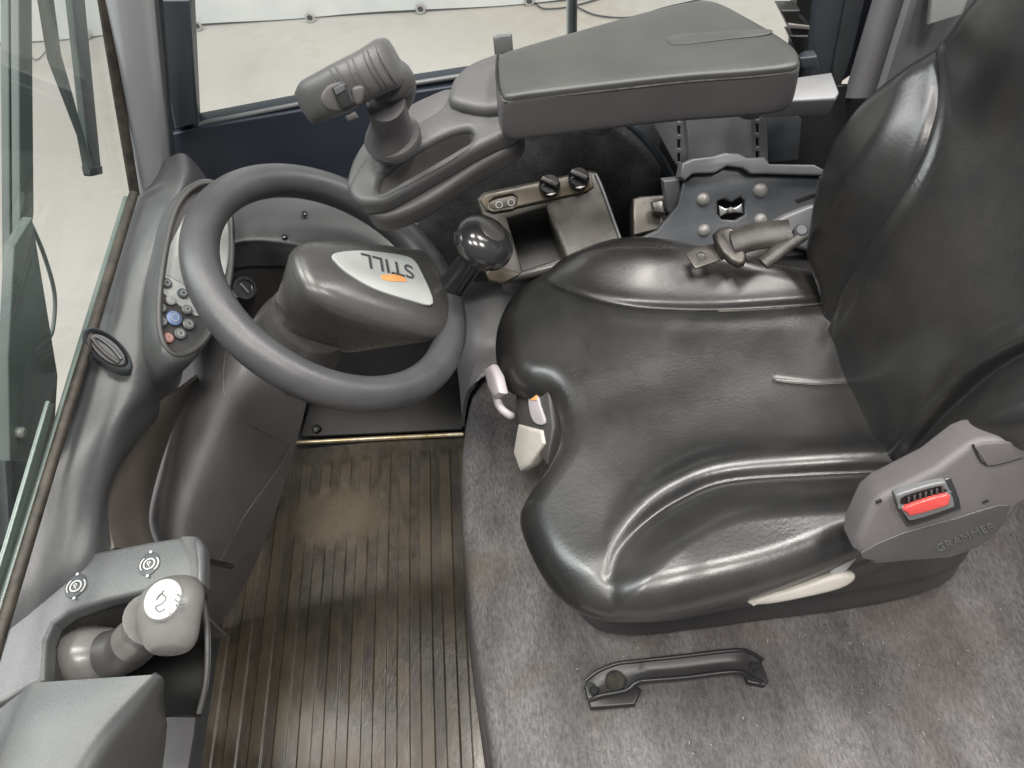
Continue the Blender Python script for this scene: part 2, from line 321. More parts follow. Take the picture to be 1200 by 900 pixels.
# post outside
pst = thing('barrier_post', tuple(P(672, 36, z=-.1)), 'thin black and silver upright post just outside the door window', 'post')
obj('post_bar', tube([P(672, 60, y=1.35), P(673, -150, y=1.35)], .0065, 10, 2), M['ink'], pst)
obj('post_trim', tube([P(666, 60, y=1.352), P(667, -150, y=1.352)], .004, 8, 2), M['silver'], pst)

# rear post of the door, latch, grey trim
rp = thing('rear_pillar', tuple(P(980, 110, y=1.0)), 'dark blue rear door post with a black latch and grey trim behind the seat', 'pillar')
RP = Plane((0, .99, .8), (0, -1, .05))
obj('post_face', plate(RP, [(985, -420), (1070, -420), (1003, -60), (975, 82), (968, 128), (935, 128), (940, 60), (950, -60)], .04, .004), M['navy2'], rp)
obj('post_edge', plate(RP.off(.004), [(1003, -60), (1070, -420), (1110, -420), (1028, -60), (1000, 60), (984, 108), (975, 100), (976, 80)], .05, .004), M['ink'], rp)
obj('door_gasket', plate(RP.off(.012), [(938, -60), (968, -420), (992, -420), (957, -60), (948, 60), (938, 100), (930, 70)], .03, .004), M['black'], rp)
obj('latch', join(plate(RP.off(.06), [(915, 12), (938, 12), (937, 20), (949, 30), (948, 42), (930, 42), (921, 24)], .03, .003), plate(RP.off(.03), [(926, 42), (948, 42), (944, 60), (936, 65), (932, 55)], .03, .003)), M['black'], rp)
obj('latch_plate', plate(RP.off(.065), [(924, 28), (949, 31), (949, 35), (925, 33)], .004, .001), M['bolt'], rp)
obj('striker', plate(RP.off(.03), [(937, 68), (958, 66), (960, 80), (940, 81)], .02, .003), M['navy2'], rp)
tr_ = thing('rear_trim', tuple(P(1060, 110, y=.99)), 'tall light grey plastic trim panel behind the seat back', 'panel')
cols = [col3(1147, -420, 988, 115, .97, .97), col3(1167, -420, 1008, 115, .93, .93), col3(1213, -420, 1060, 115, .95, .95), col3(1273, -420, 1120, 115, .98, .98)]
obj('trim_panel', patch([[c[i] for c in cols] for i in range(6)], 4, .01), M['trim'], tr_)
obj('trim_rib', patch([[c[i] for c in (col3(1189, -420, 1024, 115, .925, .925), col3(1197, -420, 1032, 115, .912, .912), col3(1205, -420, 1040, 115, .925, .925))] for i in range(6)], 3, .006), M['trim'], tr_)
obj('fold_panel', plate(Plane((0, .93, 1), (0, -1, .05)), [(1095, -30), (1150, -40), (1128, 18), (1088, 30)], .01, .003), M['silver'], tr_)

# ================================================================ cab floor and enclosure
struct('cab_floor', box((-.15, .45, -.03), (1.0, 1.3, .04), .004), M['ink'])
struct('cab_side_wall', box((0.1, 1.04, .2), (1.2, .03, .9), .004), M['ink'])
struct('cab_rear_wall', box((.87, .55, .55), (.03, 1.0, 1.0), .004), M['navy2'])
struct('cab_front_wall', box((-.585, .5, .13), (.03, 1.1, .5), .004), M['ink'])

# floor mat with moulded ribs
x0, x1, y0, y1 = -.62, -.07, -.25, .935; sx, sy = .0011, .006
nxm, nym = int((x1-x0)/sx), int((y1-y0)/sy); X_, Y_ = np.meshgrid(np.linspace(x0, x1, nxm+1), np.linspace(y0, y1, nym+1), indexing='ij')
pitch = .041; ph = ((X_+.004*np.sin(Y_*3))/pitch) % 1
def sst(a, b, x): t = np.clip((x-a)/(b-a), 0, 1); return t*t*(3-2*t)
rib = sst(.0, .04, ph)*(1-sst(.53, .57, ph)); rib2 = 0*ph
c_ = P(392, 605, z=0); rr = np.sqrt((((X_-c_[0])/.105)**2+((Y_-c_[1])/.07)**2)*(1+.09*np.sin(X_*60)*np.sin(Y_*70))); worn = 1-sst(.7, 1.15, rr)
cross = (1-sst(.008, .012, np.abs(Y_-.865)))
Zm = .0021*np.maximum(rib, rib2)*(1-worn)*(1-sst(.89, .897, Y_)) + .0015*worn*(.5+.06*np.sin(X_*90+np.sin(Y_*60)*2)*np.sin(Y_*50))
Vm = np.stack([X_, Y_, Zm], 2).reshape(-1, 3); idx = np.arange(Vm.shape[0]).reshape(nxm+1, nym+1)
Fm = np.stack([idx[:-1, :-1], idx[1:, :-1], idx[1:, 1:], idx[:-1, 1:]], 2).reshape(-1, 4)
mm = bpy.data.meshes.new('floor_mat'); mm.from_pydata(Vm.tolist(), [], Fm.tolist()); mm.update(); mm.polygons.foreach_set('use_smooth', [True]*len(mm.polygons))
def mat_floor():
    mt = material('dirty_ribbed_rubber', (.03, .026, .021), .36, (.062, .05, .034), 6, bump=.6, bscale=160, rvar=.12, specks=60, stretch=(1, .45, 1), ramp=(.36, .66))
    N = mt.node_tree.nodes; L = mt.node_tree.links; bs = N['Principled BSDF']; src = bs.inputs['Base Color'].links[0].from_socket
    tc = N.new('ShaderNodeTexCoord'); sep = N.new('ShaderNodeSeparateXYZ'); L.new(tc.outputs['Object'], sep.inputs[0])
    mr = N.new('ShaderNodeMapRange'); mr.inputs[1].default_value = .0005; mr.inputs[2].default_value = .0021; mr.inputs[3].default_value = .0; mr.inputs[4].default_value = 1; L.new(sep.outputs[2], mr.inputs[0])
    nz = N.new('ShaderNodeTexNoise'); nz.inputs['Scale'].default_value = 9; nz.inputs['Detail'].default_value = 8; L.new(tc.outputs['Object'], nz.inputs[0])
    r3 = N.new('ShaderNodeMapRange'); r3.inputs[1].default_value = .42; r3.inputs[2].default_value = .62; r3.inputs[4].default_value = .75; L.new(nz.outputs[0], r3.inputs[0])
    ml = N.new('ShaderNodeMath'); ml.operation = 'MULTIPLY'; L.new(mr.outputs[0], ml.inputs[0]); L.new(r3.outputs[0], ml.inputs[1])
    mx = N.new('ShaderNodeMix'); mx.data_type = 'RGBA'; L.new(ml.outputs[0], mx.inputs[0]); L.new(src, mx.inputs[6]); mx.inputs[7].default_value = (.082, .064, .04, 1); 
    vm_ = N.new('ShaderNodeVectorMath'); vm_.operation = 'SUBTRACT'; L.new(tc.outputs['Object'], vm_.inputs[0]); vm_.inputs[1].default_value = (c_[0]+.345, c_[1]-.3425, 0)
    vs = N.new('ShaderNodeVectorMath'); vs.operation = 'MULTIPLY'; vs.inputs[1].default_value = (1, 1.5, 0); L.new(vm_.outputs[0], vs.inputs[0])
    ln = N.new('ShaderNodeVectorMath'); ln.operation = 'LENGTH'; L.new(vs.outputs[0], ln.inputs[0])
    n8 = N.new('ShaderNodeTexNoise'); n8.inputs['Scale'].default_value = 22; n8.inputs['Detail'].default_value = 6; L.new(tc.outputs['Object'], n8.inputs[0])
    m8 = N.new('ShaderNodeMath'); m8.operation = 'MULTIPLY_ADD'; L.new(n8.outputs[0], m8.inputs[0]); m8.inputs[1].default_value = -.09; L.new(ln.outputs['Value'], m8.inputs[2])
    r8 = N.new('ShaderNodeMapRange'); L.new(m8.outputs[0], r8.inputs[0]); r8.inputs[1].default_value = .075; r8.inputs[2].default_value = .02; r8.inputs[3].default_value = 0; r8.inputs[4].default_value = .75
    mx2 = N.new('ShaderNodeMix'); mx2.data_type = 'RGBA'; L.new(r8.outputs[0], mx2.inputs[0]); L.new(mx.outputs[2], mx2.inputs[6]); mx2.inputs[7].default_value = (.105, .083, .052, 1)
    L.new(mx2.outputs[2], bs.inputs['Base Color']); return mt
tag(obj('floor_mat', mm, mat_floor()), 'dirty brown ribbed rubber mat on the cab floor', 'floor mat')
# threshold strip and footwell beyond
tag(obj('threshold_strip', tube([P(346, 519, z=.006), P(440, 514, z=.006), P(543, 509, z=.006)], .005, 8, 3), M['brass']), 'thin worn metal strip along the far edge of the floor mat', 'metal strip')
pd = thing('floor_pedal', tuple(P(430, 500, z=0)), 'black pedal plate with a bolt in the dark footwell past the mat', 'pedal')
PDp = Plane((-.25, 1.0, .03), (0, -.5, 1))
obj('pedal_plate', plate(Plane((-.25, .965, .02), (0, -.25, 1)), [(352, 512), (372, 440), (545, 430), (542, 503)], .01, .003), M['pedalmat'], pd)
obj('pedal_bolt', lathe(Plane((-.25, .965, .021), (0, -.25, 1)).hit(371, 503), (0, -.25, 1), [(.009, 0), (.009, .005), (.005, .007)], 14), M['black'], pd)

# ================================================================ carpeted engine hood under the seat
HZ = .33
edge_px = [(640, 330), (605, 365), (575, 405), (552, 450), (541, 500), (537, 560), (540, 640), (549, 720), (560, 800), (575, 900), (600, 1020)]
eg = cat([P(a, b, z=HZ) for a, b in edge_px], 6, False)
rings = []
for k, (dx, dz) in enumerate([(.9, 0), (.5, 0), (.3, 0), (.2, 0), (.12, 0), (.07, 0), (.045, -.0005), (.032, -.002), (.021, -.0055), (.012, -.011), (.005, -.019), (.0015, -.03), (-.003, -.065), (-.01, -.14), (-.018, -.22), (-.024, -.30), (-.026, -.335)]):
    rings.append([np.array([q[0]+dx, q[1], q[2]+dz+(.0015*noise.noise(Vector((q[0]*20+dx*20, q[1]*20, 0))) if dz > -.1 else 0)]) for q in eg])
struct('carpeted_hood', loft(rings, closed=False, ang=70), M['carpet'])
# carpet stains as part of the carpet colour
mt = M['carpet']; N = mt.node_tree.nodes; L = mt.node_tree.links; bs = N['Principled BSDF']; src = bs.inputs['Base Color'].links[0].from_socket
g = N.new('ShaderNodeNewGeometry'); n5 = N.new('ShaderNodeTexNoise'); n5.inputs['Scale'].default_value = 7; n5.inputs['Detail'].default_value = 7; L.new(g.outputs['Position'], n5.inputs['Vector'])
r5 = N.new('ShaderNodeMapRange'); r5.inputs[1].default_value = .5; r5.inputs[2].default_value = .66; r5.inputs[4].default_value = .5; L.new(n5.outputs[0], r5.inputs[0])
m5 = N.new('ShaderNodeMix'); m5.data_type = 'RGBA'; L.new(r5.outputs[0], m5.inputs[0]); L.new(src, m5.inputs[6]); m5.inputs[7].default_value = (.085, .066, .048, 1); L.new(m5.outputs[2], bs.inputs['Base Color'])
# debris flakes
V, Fc = [], []
for k in range(110):
    px = random.choice([random.gauss(800, 130), random.uniform(600, 1180), random.gauss(1050, 90)]); py = random.choice([random.gauss(825, 30), random.uniform(720, 890), random.gauss(740, 30)])
    p = P(px, py, z=HZ+.0022); a = random.uniform(0, 6.28); l = random.uniform(.0005, .002); ww = random.uniform(.0002, .0005)
    d = np.array([math.cos(a), math.sin(a), .2])*l; e = np.array([-math.sin(a), math.cos(a), 0])*ww; i = len(V)
    V += [p-d-e, p+d-e, p+d+e, p-d+e, p+np.array([0, 0, .0008])]; Fc += [(i, i+1, i+4), (i+1, i+2, i+4), (i+2, i+3, i+4), (i+3, i, i+4)]
tag(obj('carpet_debris', mesh(V, Fc), M['cream']), 'pale crumbs and wood chips scattered on the grey carpet', 'debris', kind='stuff')

# fibres of the carpet pile
V, Fc = [], []
for k in range(42000):
    px = random.uniform(535, 1210); py = random.uniform(380, 910) if px < 650 else random.uniform(650, 910)
    p = P(px, py, z=HZ)
    ex = np.interp(-p[1], -eg[:, 1], eg[:, 0]) if True else 0
    if p[0] < ex+.045: continue
    a = random.gauss(1.9, .8); l = random.uniform(.002, .0055); ww = .00022
    d = np.array([math.cos(a)*l, math.sin(a)*l, random.uniform(.0004, .0022)]); e = np.array([-math.sin(a), math.cos(a), 0])*ww; i = len(V)
    V += [p-e, p+e, p+d]; Fc.append((i, i+1, i+2))
fm = bpy.data.meshes.new('carpet_pile'); fm.from_pydata([tuple(map(float, v)) for v in V], [], Fc); fm.update()
tag(obj('carpet_pile', fm, material('felt_fibre', (.1, .098, .097), .95, (.18, .175, .172), 40, spec=.1)), 'short grey fibres of the felt carpet around the seat', 'carpet pile', kind='stuff')

# black grab handle on the carpet
HP = Plane((0, 0, HZ+.03), (0, 0, 1))
hd = thing('grab_handle', tuple(P(790, 800, z=HZ)), 'black plastic grab handle screwed to the grey carpet', 'handle')
hz = lambda a, b, h: P(a, b, z=HZ+h)
far_ = [hz(686, 798, .012), hz(700, 787, .018), hz(722, 778, .022), hz(745, 775, .026), hz(762, 773, .032), hz(800, 769, .034), hz(862, 762, .033), hz(880, 765, .02), hz(893, 773, .008)]
near_ = [hz(690, 822, .010), hz(704, 815, .018), hz(733, 809, .022), hz(746, 800, .026), hz(762, 797, .032), hz(800, 794, .034), hz(862, 787, .033), hz(880, 794, .018), hz(897, 801, .006)]
mid_ = [(a+b)/2-np.array([0, 0, .005]) for a, b in zip(far_, near_)]
obj('grip', patch([far_, mid_, near_], 6, .006), M['handle'], hd)
obj('rim', tube(far_, .0026, 8, 6), M['handle2'], hd); obj('rim', tube(near_, .0028, 8, 6), M['handle2'], hd)
obj('foot', plate(Plane((0, 0, HZ+.012), (0, 0, 1)), [(684, 804), (700, 789), (722, 781), (742, 800), (752, 808), (744, 826), (692, 830)], .013, .003), M['handle2'], hd)
obj('foot', plate(Plane((0, 0, HZ+.010), (0, 0, 1)), [(866, 772), (890, 768), (901, 798), (896, 804), (876, 800)], .011, .003), M['handle2'], hd)
obj('hole', lathe(hz(721, 797, .0225), (0, 0, 1), [(.0125, -.012), (.0125, 0), (.0108, 0), (.0108, -.01)], 24, ringed=True), M['handle2'], hd)
obj('hole_floor', lathe(hz(721, 797, .0208), (0, 0, 1), [(.0108, -.002), (.0108, 0)], 24), M['hole'], hd)
for a, b in ((696, 809), (884, 781)): obj('screw', lathe(hz(a, b, .0165), (0, 0, 1), [(.0062, -.004), (.0062, 0), (.005, .0015), (.004, 0)], 16), M['blackgloss'], hd)

# ================================================================ driver seat
def pillow(pl, outline, hf, r, side, tuck=0, M_=90, ang=60, cen=None, sub=6):
    """moulded cushion: top height hf(u,v) above plane pl, rounded rim radius r, wall depth side"""
    o = cat(outline, sub); c = np.array(cen) if cen is not None else o.mean(0); K = len(o)
    s = 1-(1-np.linspace(0, 1, M_))**1.3
    U = c+(o-c)[None]*s[:, None, None]
    nx_ = np.roll(o, -1, 0)
    def dist(p):
        a = o[None]; ab = (nx_-o)[None]; ap = p[:, None]-a; t = np.clip((ap*ab).sum(2)/((ab**2).sum(2)+1e-12), 0, 1)
        return np.linalg.norm(ap-ab*t[:, :, None], axis=2).min(1)
    rings = []
    for i in range(M_):
        p = U[i]; d = np.minimum(dist(p), r) if i < M_-1 else np.zeros(K)
        h = hf(p[:, 0], p[:, 1])-(r-np.sqrt(np.maximum(r*r-(r-d)**2, 0)))
        rings.append(pl.o+p[:, :1]*pl.ex+p[:, 1:]*pl.ey+h[:, None]*pl.n)
    hb = hf(o[:, 0], o[:, 1])-r
    for k in range(1, 9):
        q = k/8; p = c+(o-c)*(1-tuck*q*q); h = hb*(1-q)+(-side)*q
        rings.append(pl.o+p[:, :1]*pl.ex+p[:, 1:]*pl.ey+h[:, None]*pl.n)
    return loft(rings[1:], ang=ang, merge=False)
def polydist(line, u, v):
    a = line[:-1]; b = line[1:]; p = np.stack([u, v], 1)[:, None]; ab = (b-a)[None]; ap = p-a[None]
    t = np.clip((ap*ab).sum(2)/(ab**2).sum(2), 0, 1); return np.linalg.norm(ap-ab*t[:, :, None], axis=2).min(1)
seat = thing('driver_seat', (.22, .53, HZ), 'black vinyl driver seat with moulded side bolsters on the grey carpet', 'seat')
SP = Plane((0, 0, .58), (0, 0, 1)); SP.ex = np.array([1., 0, 0]); SP.ey = np.array([0, 1., 0])
def uvs(L, pl, z=None): return [pl.uv(*q) for q in L]
co = uvs([(630, 308), (665, 297), (720, 288), (780, 291), (830, 302), (885, 314), (960, 320), (1060, 330), (1130, 420), (1165, 520), (1130, 580), (1060, 628), (1000, 655), (900, 690), (800, 715), (735, 718), (682, 702), (645, 668), (618, 620), (606, 580), (617, 556), (640, 530), (655, 500), (654, 470), (640, 447), (612, 437), (590, 422), (578, 392), (578, 355), (596, 325)], SP)
s1 = cat(uvs([(626, 313), (655, 333), (695, 349), (750, 358), (830, 360), (900, 357), (965, 353), (1010, 350)], SP), 6, False)
s2 = cat(uvs([(714, 676), (725, 646), (755, 612), (795, 584), (850, 562), (950, 554), (1085, 548), (1120, 546)], SP), 6, False)
front_c = np.array(SP.uv(655, 490))
def cush(u, v):
    y1_ = np.interp(u, s1[:, 0], s1[:, 1]); y2_ = np.interp(u, s2[:, 0], s2[:, 1])
    d1 = v-y1_; d2 = y2_-v
    f1 = sst(s1[0, 0]-.03, s1[0, 0]+.16, u); f2 = sst(s2[0, 0]-.05, s2[0, 0]+.1, u)
    h = np.zeros_like(u)
    h += .037*sst(-.004, .08, d1)*(.12+.88*f1) + .030*sst(-.004, .07, d2)*(.3+.7*f2)
    h += .010*np.exp(-((d1+.02)/.016)**2)*f1*.2+.010*np.exp(-((d2+.022)/.021)**2)*f2
    # centre dish and waterfall front
    vm = .53; h += -.010*np.exp(-((v-vm)/.1)**2)*sst(.02, .2, u)
    h -= .035*sst(.16, -.02, u)**1*0
    fr_ = np.clip((.11-u)/.13, 0, 1.3); h -= .034*fr_**2
    g1 = polydist(s1, u, v); g2 = polydist(s2, u, v)
    h -= .006*np.exp(-(g1/.0055)**2)*f1+.0045*np.exp(-(g2/.0065)**2)*f2
    # small sewn crease across the middle
    for ln, dp in ((cr1, .0014), (cr2, .002)): h -= dp*np.exp(-(polydist(ln, u, v)/.004)**2)
    h += .0009*np.sin(u*23+3*np.sin(v*17))*np.sin(v*19+1.3)
    return h
cr1 = np.array(uvs([(912, 440), (965, 445), (1022, 440)], SP)); cr2 = np.array(uvs([(1018, 440), (1000, 400), (972, 352)], SP))
obj('seat_cushion', pillow(SP, co, cush, .034, .05, .05, 190, cen=SP.uv(850, 490), sub=20), M['leather'], seat)
wl = lambda pts, r=.0012: tube([np.array([*SP.uv(a, b), 0])+np.array([0, 0, .58+float(cush(np.array([SP.uv(a, b)[0]]), np.array([SP.uv(a, b)[1]]))[0])+.001]) for a, b in pts], r, 6, 6, sq=.5)
M['wornline'] = material('worn_seam', (.085, .078, .066), .5, (.035, .033, .031), 60)
obj('worn_crease', wl([(914, 441), (950, 444), (985, 443), (1020, 440)], .0011), M['wornline'], seat)
obj('worn_crease', wl([(842, 362), (900, 359), (968, 352)], .0015), M['wornline'], seat)
# base shell and pan under the cushion
bo = [(SP.uv(a, b)) for a, b in [(690, 345), (900, 330), (1080, 380), (1110, 520), (1080, 600), (1000, 640), (880, 668), (770, 685), (700, 670), (668, 625), (664, 560), (680, 480), (670, 400)]]
def shellring(sc, z, dx=0, dy=0):
    o = cat(bo, 6); c = o.mean(0); return [np.array([c[0]+(q[0]-c[0])*sc+dx, c[1]+(q[1]-c[1])*sc+dy, z]) for q in o]
obj('seat_pan', loft([shellring(s, z) for s, z in ((.9, .535), (1.0, .532), (1.03, .525), (1.045, .515), (1.05, .505), (1.04, .497), (1.0, .49), (.97, .46))]), M['shell'], seat)
lo = cat([P(a, b, z=.355)[:2] for a, b in [(700, 560), (720, 480), (900, 440), (1080, 470), (1135, 560), (1122, 660), (1088, 692), (1000, 712), (880, 728), (790, 740), (735, 744), (695, 734), (672, 700), (680, 630)]], 6)
def baserg(sc, z): c = lo.mean(0); return [np.array([*(c+(q-c)*sc), z]) for q in lo]
obj('seat_base', loft([baserg(s, z) for s, z in ((.93, .53), (.95, .49), (.97, .45), (.985, .42), (.99, .41), (.975, .405), (.985, .385), (1.0, .37), (1.005, .362), (1.0, .354), (.97, .35), (.9, .33))]), M['shell'], seat)

# backrest
TB = math.radians(14)
BP = Plane((.425, .515, .62), (-math.cos(TB), 0, math.sin(TB))); BP.o[1] = .53; BP.ex = np.array([0, 1., 0]); BP.ey = np.array([math.sin(TB), 0, math.cos(TB)])
# (u = across, v = up the back)
half = [(.0, -.10), (.08, -.10), (.13, -.08), (.165, -.03), (.215, .03), (.252, .09), (.266, .145), (.264, .20), (.243, .26), (.214, .32), (.185, .40), (.155, .50), (.09, .57), (0, .6)]
bo2 = half+[(-.09, .57), (-.135, .50), (-.16, .40), (-.185, .32), (-.208, .26), (-.218, .20), (-.205, .145), (-.18, .09), (-.158, .03), (-.135, -.03), (-.11, -.08), (-.08, -.10)]
sb = cat([(.112, -.06), (.12, .0), (.122, .07), (.126, .135), (.140, .188), (.170, .23), (.225, .272), (.26, .29)], 8, False)
def back(u, v):
    a = np.where(u < 0, -u/.9, u); g = polydist(sb, a, v)
    us = np.interp(v, sb[:, 1], sb[:, 0]); d = a-us
    f = sst(-.07, .02, v)*(1-.75*sst(.12, .29, v))*(1-sst(.27, .36, v))
    h = .040*sst(-.006, .065, d)*f+.022*sst(.03, .16, a)*sst(.24, .34, v)
    h += .009*np.exp(-((d+.014)/.012)**2)*f
    h -= .007*np.exp(-(g/.0055)**2)*sst(-.08, -.02, v)*(1-.8*sst(.22, .275, v))
    h += .026*np.exp(-((v-.13)/.12)**2)*np.exp(-(u/.13)**2)
    h += .0015*np.sin(u*30+2)*np.sin(v*22+3*u*9)
    return h
obj('backrest', pillow(BP, bo2, back, .03, .085, .06, 170, cen=(0, .2), sub=28), M['leather'], seat)

# front controls below the cushion notch
CPn = Plane(P(625, 480, z=.52), (-.8, -.25, .5))
obj('control_panel', plate(CPn, [(603, 440), (640, 436), (648, 500), (640, 545), (612, 505), (604, 495)], .05, .004), M['dash_dark'], seat)
ss_ = obj('weight_scale', plate(CPn.off(.003), [(619, 460), (628, 459), (632, 475), (638, 493), (634, 498), (625, 494), (620, 480)], .004, .001, smooth=3), M['pinkgrey'], seat)
obj('orange_marker', plate(CPn.off(.0042), [(621, 463), (629, 463), (629, 469), (622, 469)], .001, .0002), M['orange'], ss_)
obj('adjust_lever', tube([CPn.hit(606, 487)+CPn.n*.01, CPn.off(.02).hit(596, 486), CPn.off(.03).hit(586, 477), CPn.off(.035).hit(580, 460)], .0055, 10, 6), M['pinkgrey'], seat)
obj('lever_grip', plate(CPn.off(.045), [(565, 432), (574, 427), (581, 440), (586, 461), (577, 467), (570, 455)], .016, .006), M['pinkgrey'], seat)
obj('slide_lever', plate(CPn.off(.004), [(606, 497), (634, 504), (637, 520), (620, 545), (608, 552), (600, 530)], .02, .005), M['cream'], seat)
# backrest lever, near side
LV = Plane(P(940, 690, z=.56), (0, -.8, .6))
obj('recline_lever', plate(LV, [(878, 709), (890, 702), (930, 691), (975, 676), (1000, 673), (1003, 681), (985, 692), (940, 703), (900, 710)], .014, .005, smooth=3), M['cream'], seat)
obj('lever_arm', plate(LV.off(-.004), [(975, 665), (1000, 646), (1006, 655), (990, 674), (972, 680)], .012, .004), M['greyplastic'], seat)

# belt buckle housing beside the seat
bh = thing('buckle_housing', tuple(P(1080, 660, z=.4)), 'grey plastic belt buckle housing with a red release button beside the seat', 'seat belt buckle')
BH = Plane(P(1090, 600, z=.69), (-.15, -.86, .48))
obj('housing', plate(BH, [(1002, 646), (1004, 630), (1022, 592), (1036, 580), (1098, 549), (1135, 521), (1150, 515), (1205, 512), (1290, 540), (1270, 560), (1197, 594), (1163, 640), (1115, 657), (1026, 664)], .045, .008, res=5), M['buckle_house'], bh)
obj('lower_facet', plate(BH.off(.0012), [(1009, 648), (1060, 624), (1122, 607), (1150, 598), (1185, 592), (1160, 633), (1112, 651), (1028, 658)], .004, .0012, smooth=2), M['shell'], bh)
obj('cover_flap', plate(BH.off(.0012), [(1142, 524), (1152, 520), (1205, 517), (1240, 530), (1200, 537), (1158, 547)], .003, .001), M['buckle_house'], bh)
obj('recess', plate(BH.off(.002), [(1047, 583), (1056, 575), (1108, 561), (1118, 567), (1127, 594), (1120, 601), (1072, 618), (1060, 614)], .01, .003, smooth=3), M['blackgloss'], bh)
bz = obj('buckle_bezel', plate(BH.off(.007), [(1050, 585), (1059, 577), (1103, 565), (1111, 570), (1119, 591), (1113, 597), (1072, 610), (1063, 607)], .012, .002, smooth=3,
    holes=[[(1056, 588), (1062, 582), (1100, 571), (1106, 574), (1108, 579), (1060, 594)]]), M['plate'], bh)
obj('release_button', plate(BH.off(.0095), [(1061, 595), (1109, 580), (1113, 589), (1108, 594), (1070, 605), (1065, 603)], .006, .002, smooth=3), M['red'], bh)
obj('slot', plate(BH.off(.0030), [(1056, 588), (1062, 582), (1100, 571), (1106, 574), (1108, 579), (1060, 594)], .002, .0005), M['black'], bh)
for k in range(7):
    a, b = 1064+k*6.6, 587.5-k*2.0
    obj('slot_rib', plate(BH.off(.0065), [(a, b-4), (a+2.6, b-4.8), (a+2.8, b+2.4), (a+.4, b+3.2)], .004, .0005), M['dash_dark'], bh)
obj('lettering', text(BH.off(.0016), 'GRAMMER', (1131, 630), (1160, 618), .0115, .0005), M['dash'], bh)
obj('seam', tube([BH.off(.0002).hit(a, b) for a, b in ((1140, 521), (1156, 545), (1200, 535))], .0011, 6, 4), M['black'], bh)
for a, b in ((1030, 590), (1155, 590)): obj('clip', plate(BH.off(.001), [(a-4, b-2), (a+3, b-5), (a+4, b-2), (a-3, b+1)], .002, .0005), M['black'], bh)

# belt tongue lying on the far side
bt = thing('belt_tongue', tuple(P(870, 295, z=.64)), 'metal seat belt tongue and folded webbing resting on the far cushion edge', 'seat belt')
TP = Plane(P(870, 290, z=.655), (-.1, -.45, .9))
obj('tongue', plate(TP, [(803, 298), (812, 290), (845, 284), (858, 293), (850, 303), (815, 315)], .003, .001, holes=[[(816, 299), (820, 295), (826, 297), (826, 303), (819, 305)]]), M['dark_metal'], bt)
obj('tongue_cover', plate(TP.off(.017), [(836, 273), (850, 265), (862, 268), (876, 300), (866, 311), (846, 296)], .016, .005, smooth=2), M['dark_metal'], bt)
obj('cover_slot', plate(TP.off(.0175), [(845, 275), (850, 274), (866, 296), (861, 298)], .002, .0005), M['black'], bt)
def strap(a, b, c, w, h): return patch([[TP.off(h-.004).hit(q[0]-w[0], q[1]-w[1]), TP.off(h+.001).hit(q[0]-w[0]*.6, q[1]-w[1]*.6), TP.off(h+.003).hit(*q), TP.off(h+.001).hit(q[0]+w[0]*.6, q[1]+w[1]*.6), TP.off(h-.004).hit(q[0]+w[0], q[1]+w[1])] for q in (a, b, c)], 5, .004)
obj('webbing', strap((858, 284), (888, 276), (928, 272), (4, 15), .019), M['strap'], bt)
obj('webbing_fold', strap((872, 296), (896, 286), (930, 277), (5, 13), .009), M['strap'], bt)
obj('webbing_end', tube([TP.off(.010).hit(894, 309), TP.off(.013).hit(910, 296), TP.off(.014).hit(926, 284), TP.off(.014).hit(942, 274)], [.0095, .0105, .0105, .009], 18, 5, sq=.7), M['strap'], bt)
obj('cap', lathe(TP.off(.02).hit(939, 270), TP.n, [(.009, -.02), (.009, 0), (.006, .003)], 16), M['ink'], bt)

# ================================================================ steering wheel and column
WC = np.array([-.194, .674, .713]); WN = nrm((math.sin(.65), -.035, math.cos(.65)))
WP = Plane(WC, WN); WP.ex, WP.ey, _ = frame(WN)
RR = .1555
col_ = thing('steering_column', tuple(P(240, 740, z=0)), 'dark grey plastic steering column cover rising from the floor mat', 'steering column')
rows = [[(225, 392, .62), (262, 388, .65), (300, 398, .66), (335, 425, .64), (362, 455, .58)],
        [(205, 440, .57), (238, 440, .60), (275, 448, .62), (318, 468, .58), (355, 490, .48)],
        [(180, 500, .50), (212, 495, .55), (250, 502, .57), (300, 515, .50), (344, 530, .38)],
        [(164, 560, .45), (192, 555, .50), (228, 560, .53), (280, 575, .43), (328, 585, .28)],
        [(158, 615, .42), (182, 618, .46), (212, 622, .48), (262, 635, .36), (308, 640, .18)],
        [(170, 650, .36), (190, 670, .38), (218, 680, .40), (250, 690, .26), (284, 692, .09)],
        [(185, 720, .22), (200, 740, .22), (220, 745, .20), (238, 748, .12), (250, 745, .0)]]
rows = [[(a, b, c+(0, -.012, .014, 0, 0)[k]*(1 if 0 < j < 6 else .3)) for k, (a, b, c) in enumerate(r)] for j, r in enumerate(rows)]
obj('column_cover', patch(rows, 8, .006), M['column'], col_)
Gp = [[P(*q) if False else P(q[0], q[1], z=q[2]) for q in r] for r in rows]
lift = lambda p, e=.0012: p+nrm(CAM-p)*e
def surf(i, j):
    """point on the column shell (row, column as floats)"""
    R = [cat(r, 8, False) for r in Gp]; c = [r[int(round(j*8))] for r in R]; return cat(c, 8, False)[int(round(i*8))]
obj('seam', tube([lift(surf(a, b), .0003) for a, b in ((.1, 1.2), (.8, 1.5), (1.4, 2.0), (1.8, 2.8), (1.9, 3.9))], .0008, 6, 6), M['seamline'], col_)
obj('seam', tube([lift(surf(a, b), .0003) for a, b in ((1.7, 3.9), (2.5, 3.6), (3.5, 3.2), (4.5, 2.95))], .0008, 6, 6), M['seamline'], col_)
obj('slot', tube([P(237, 656, z=.42), P(255, 660, z=.37), P(272, 664, z=.345)], .0042, 8, 4), M['black'], col_)
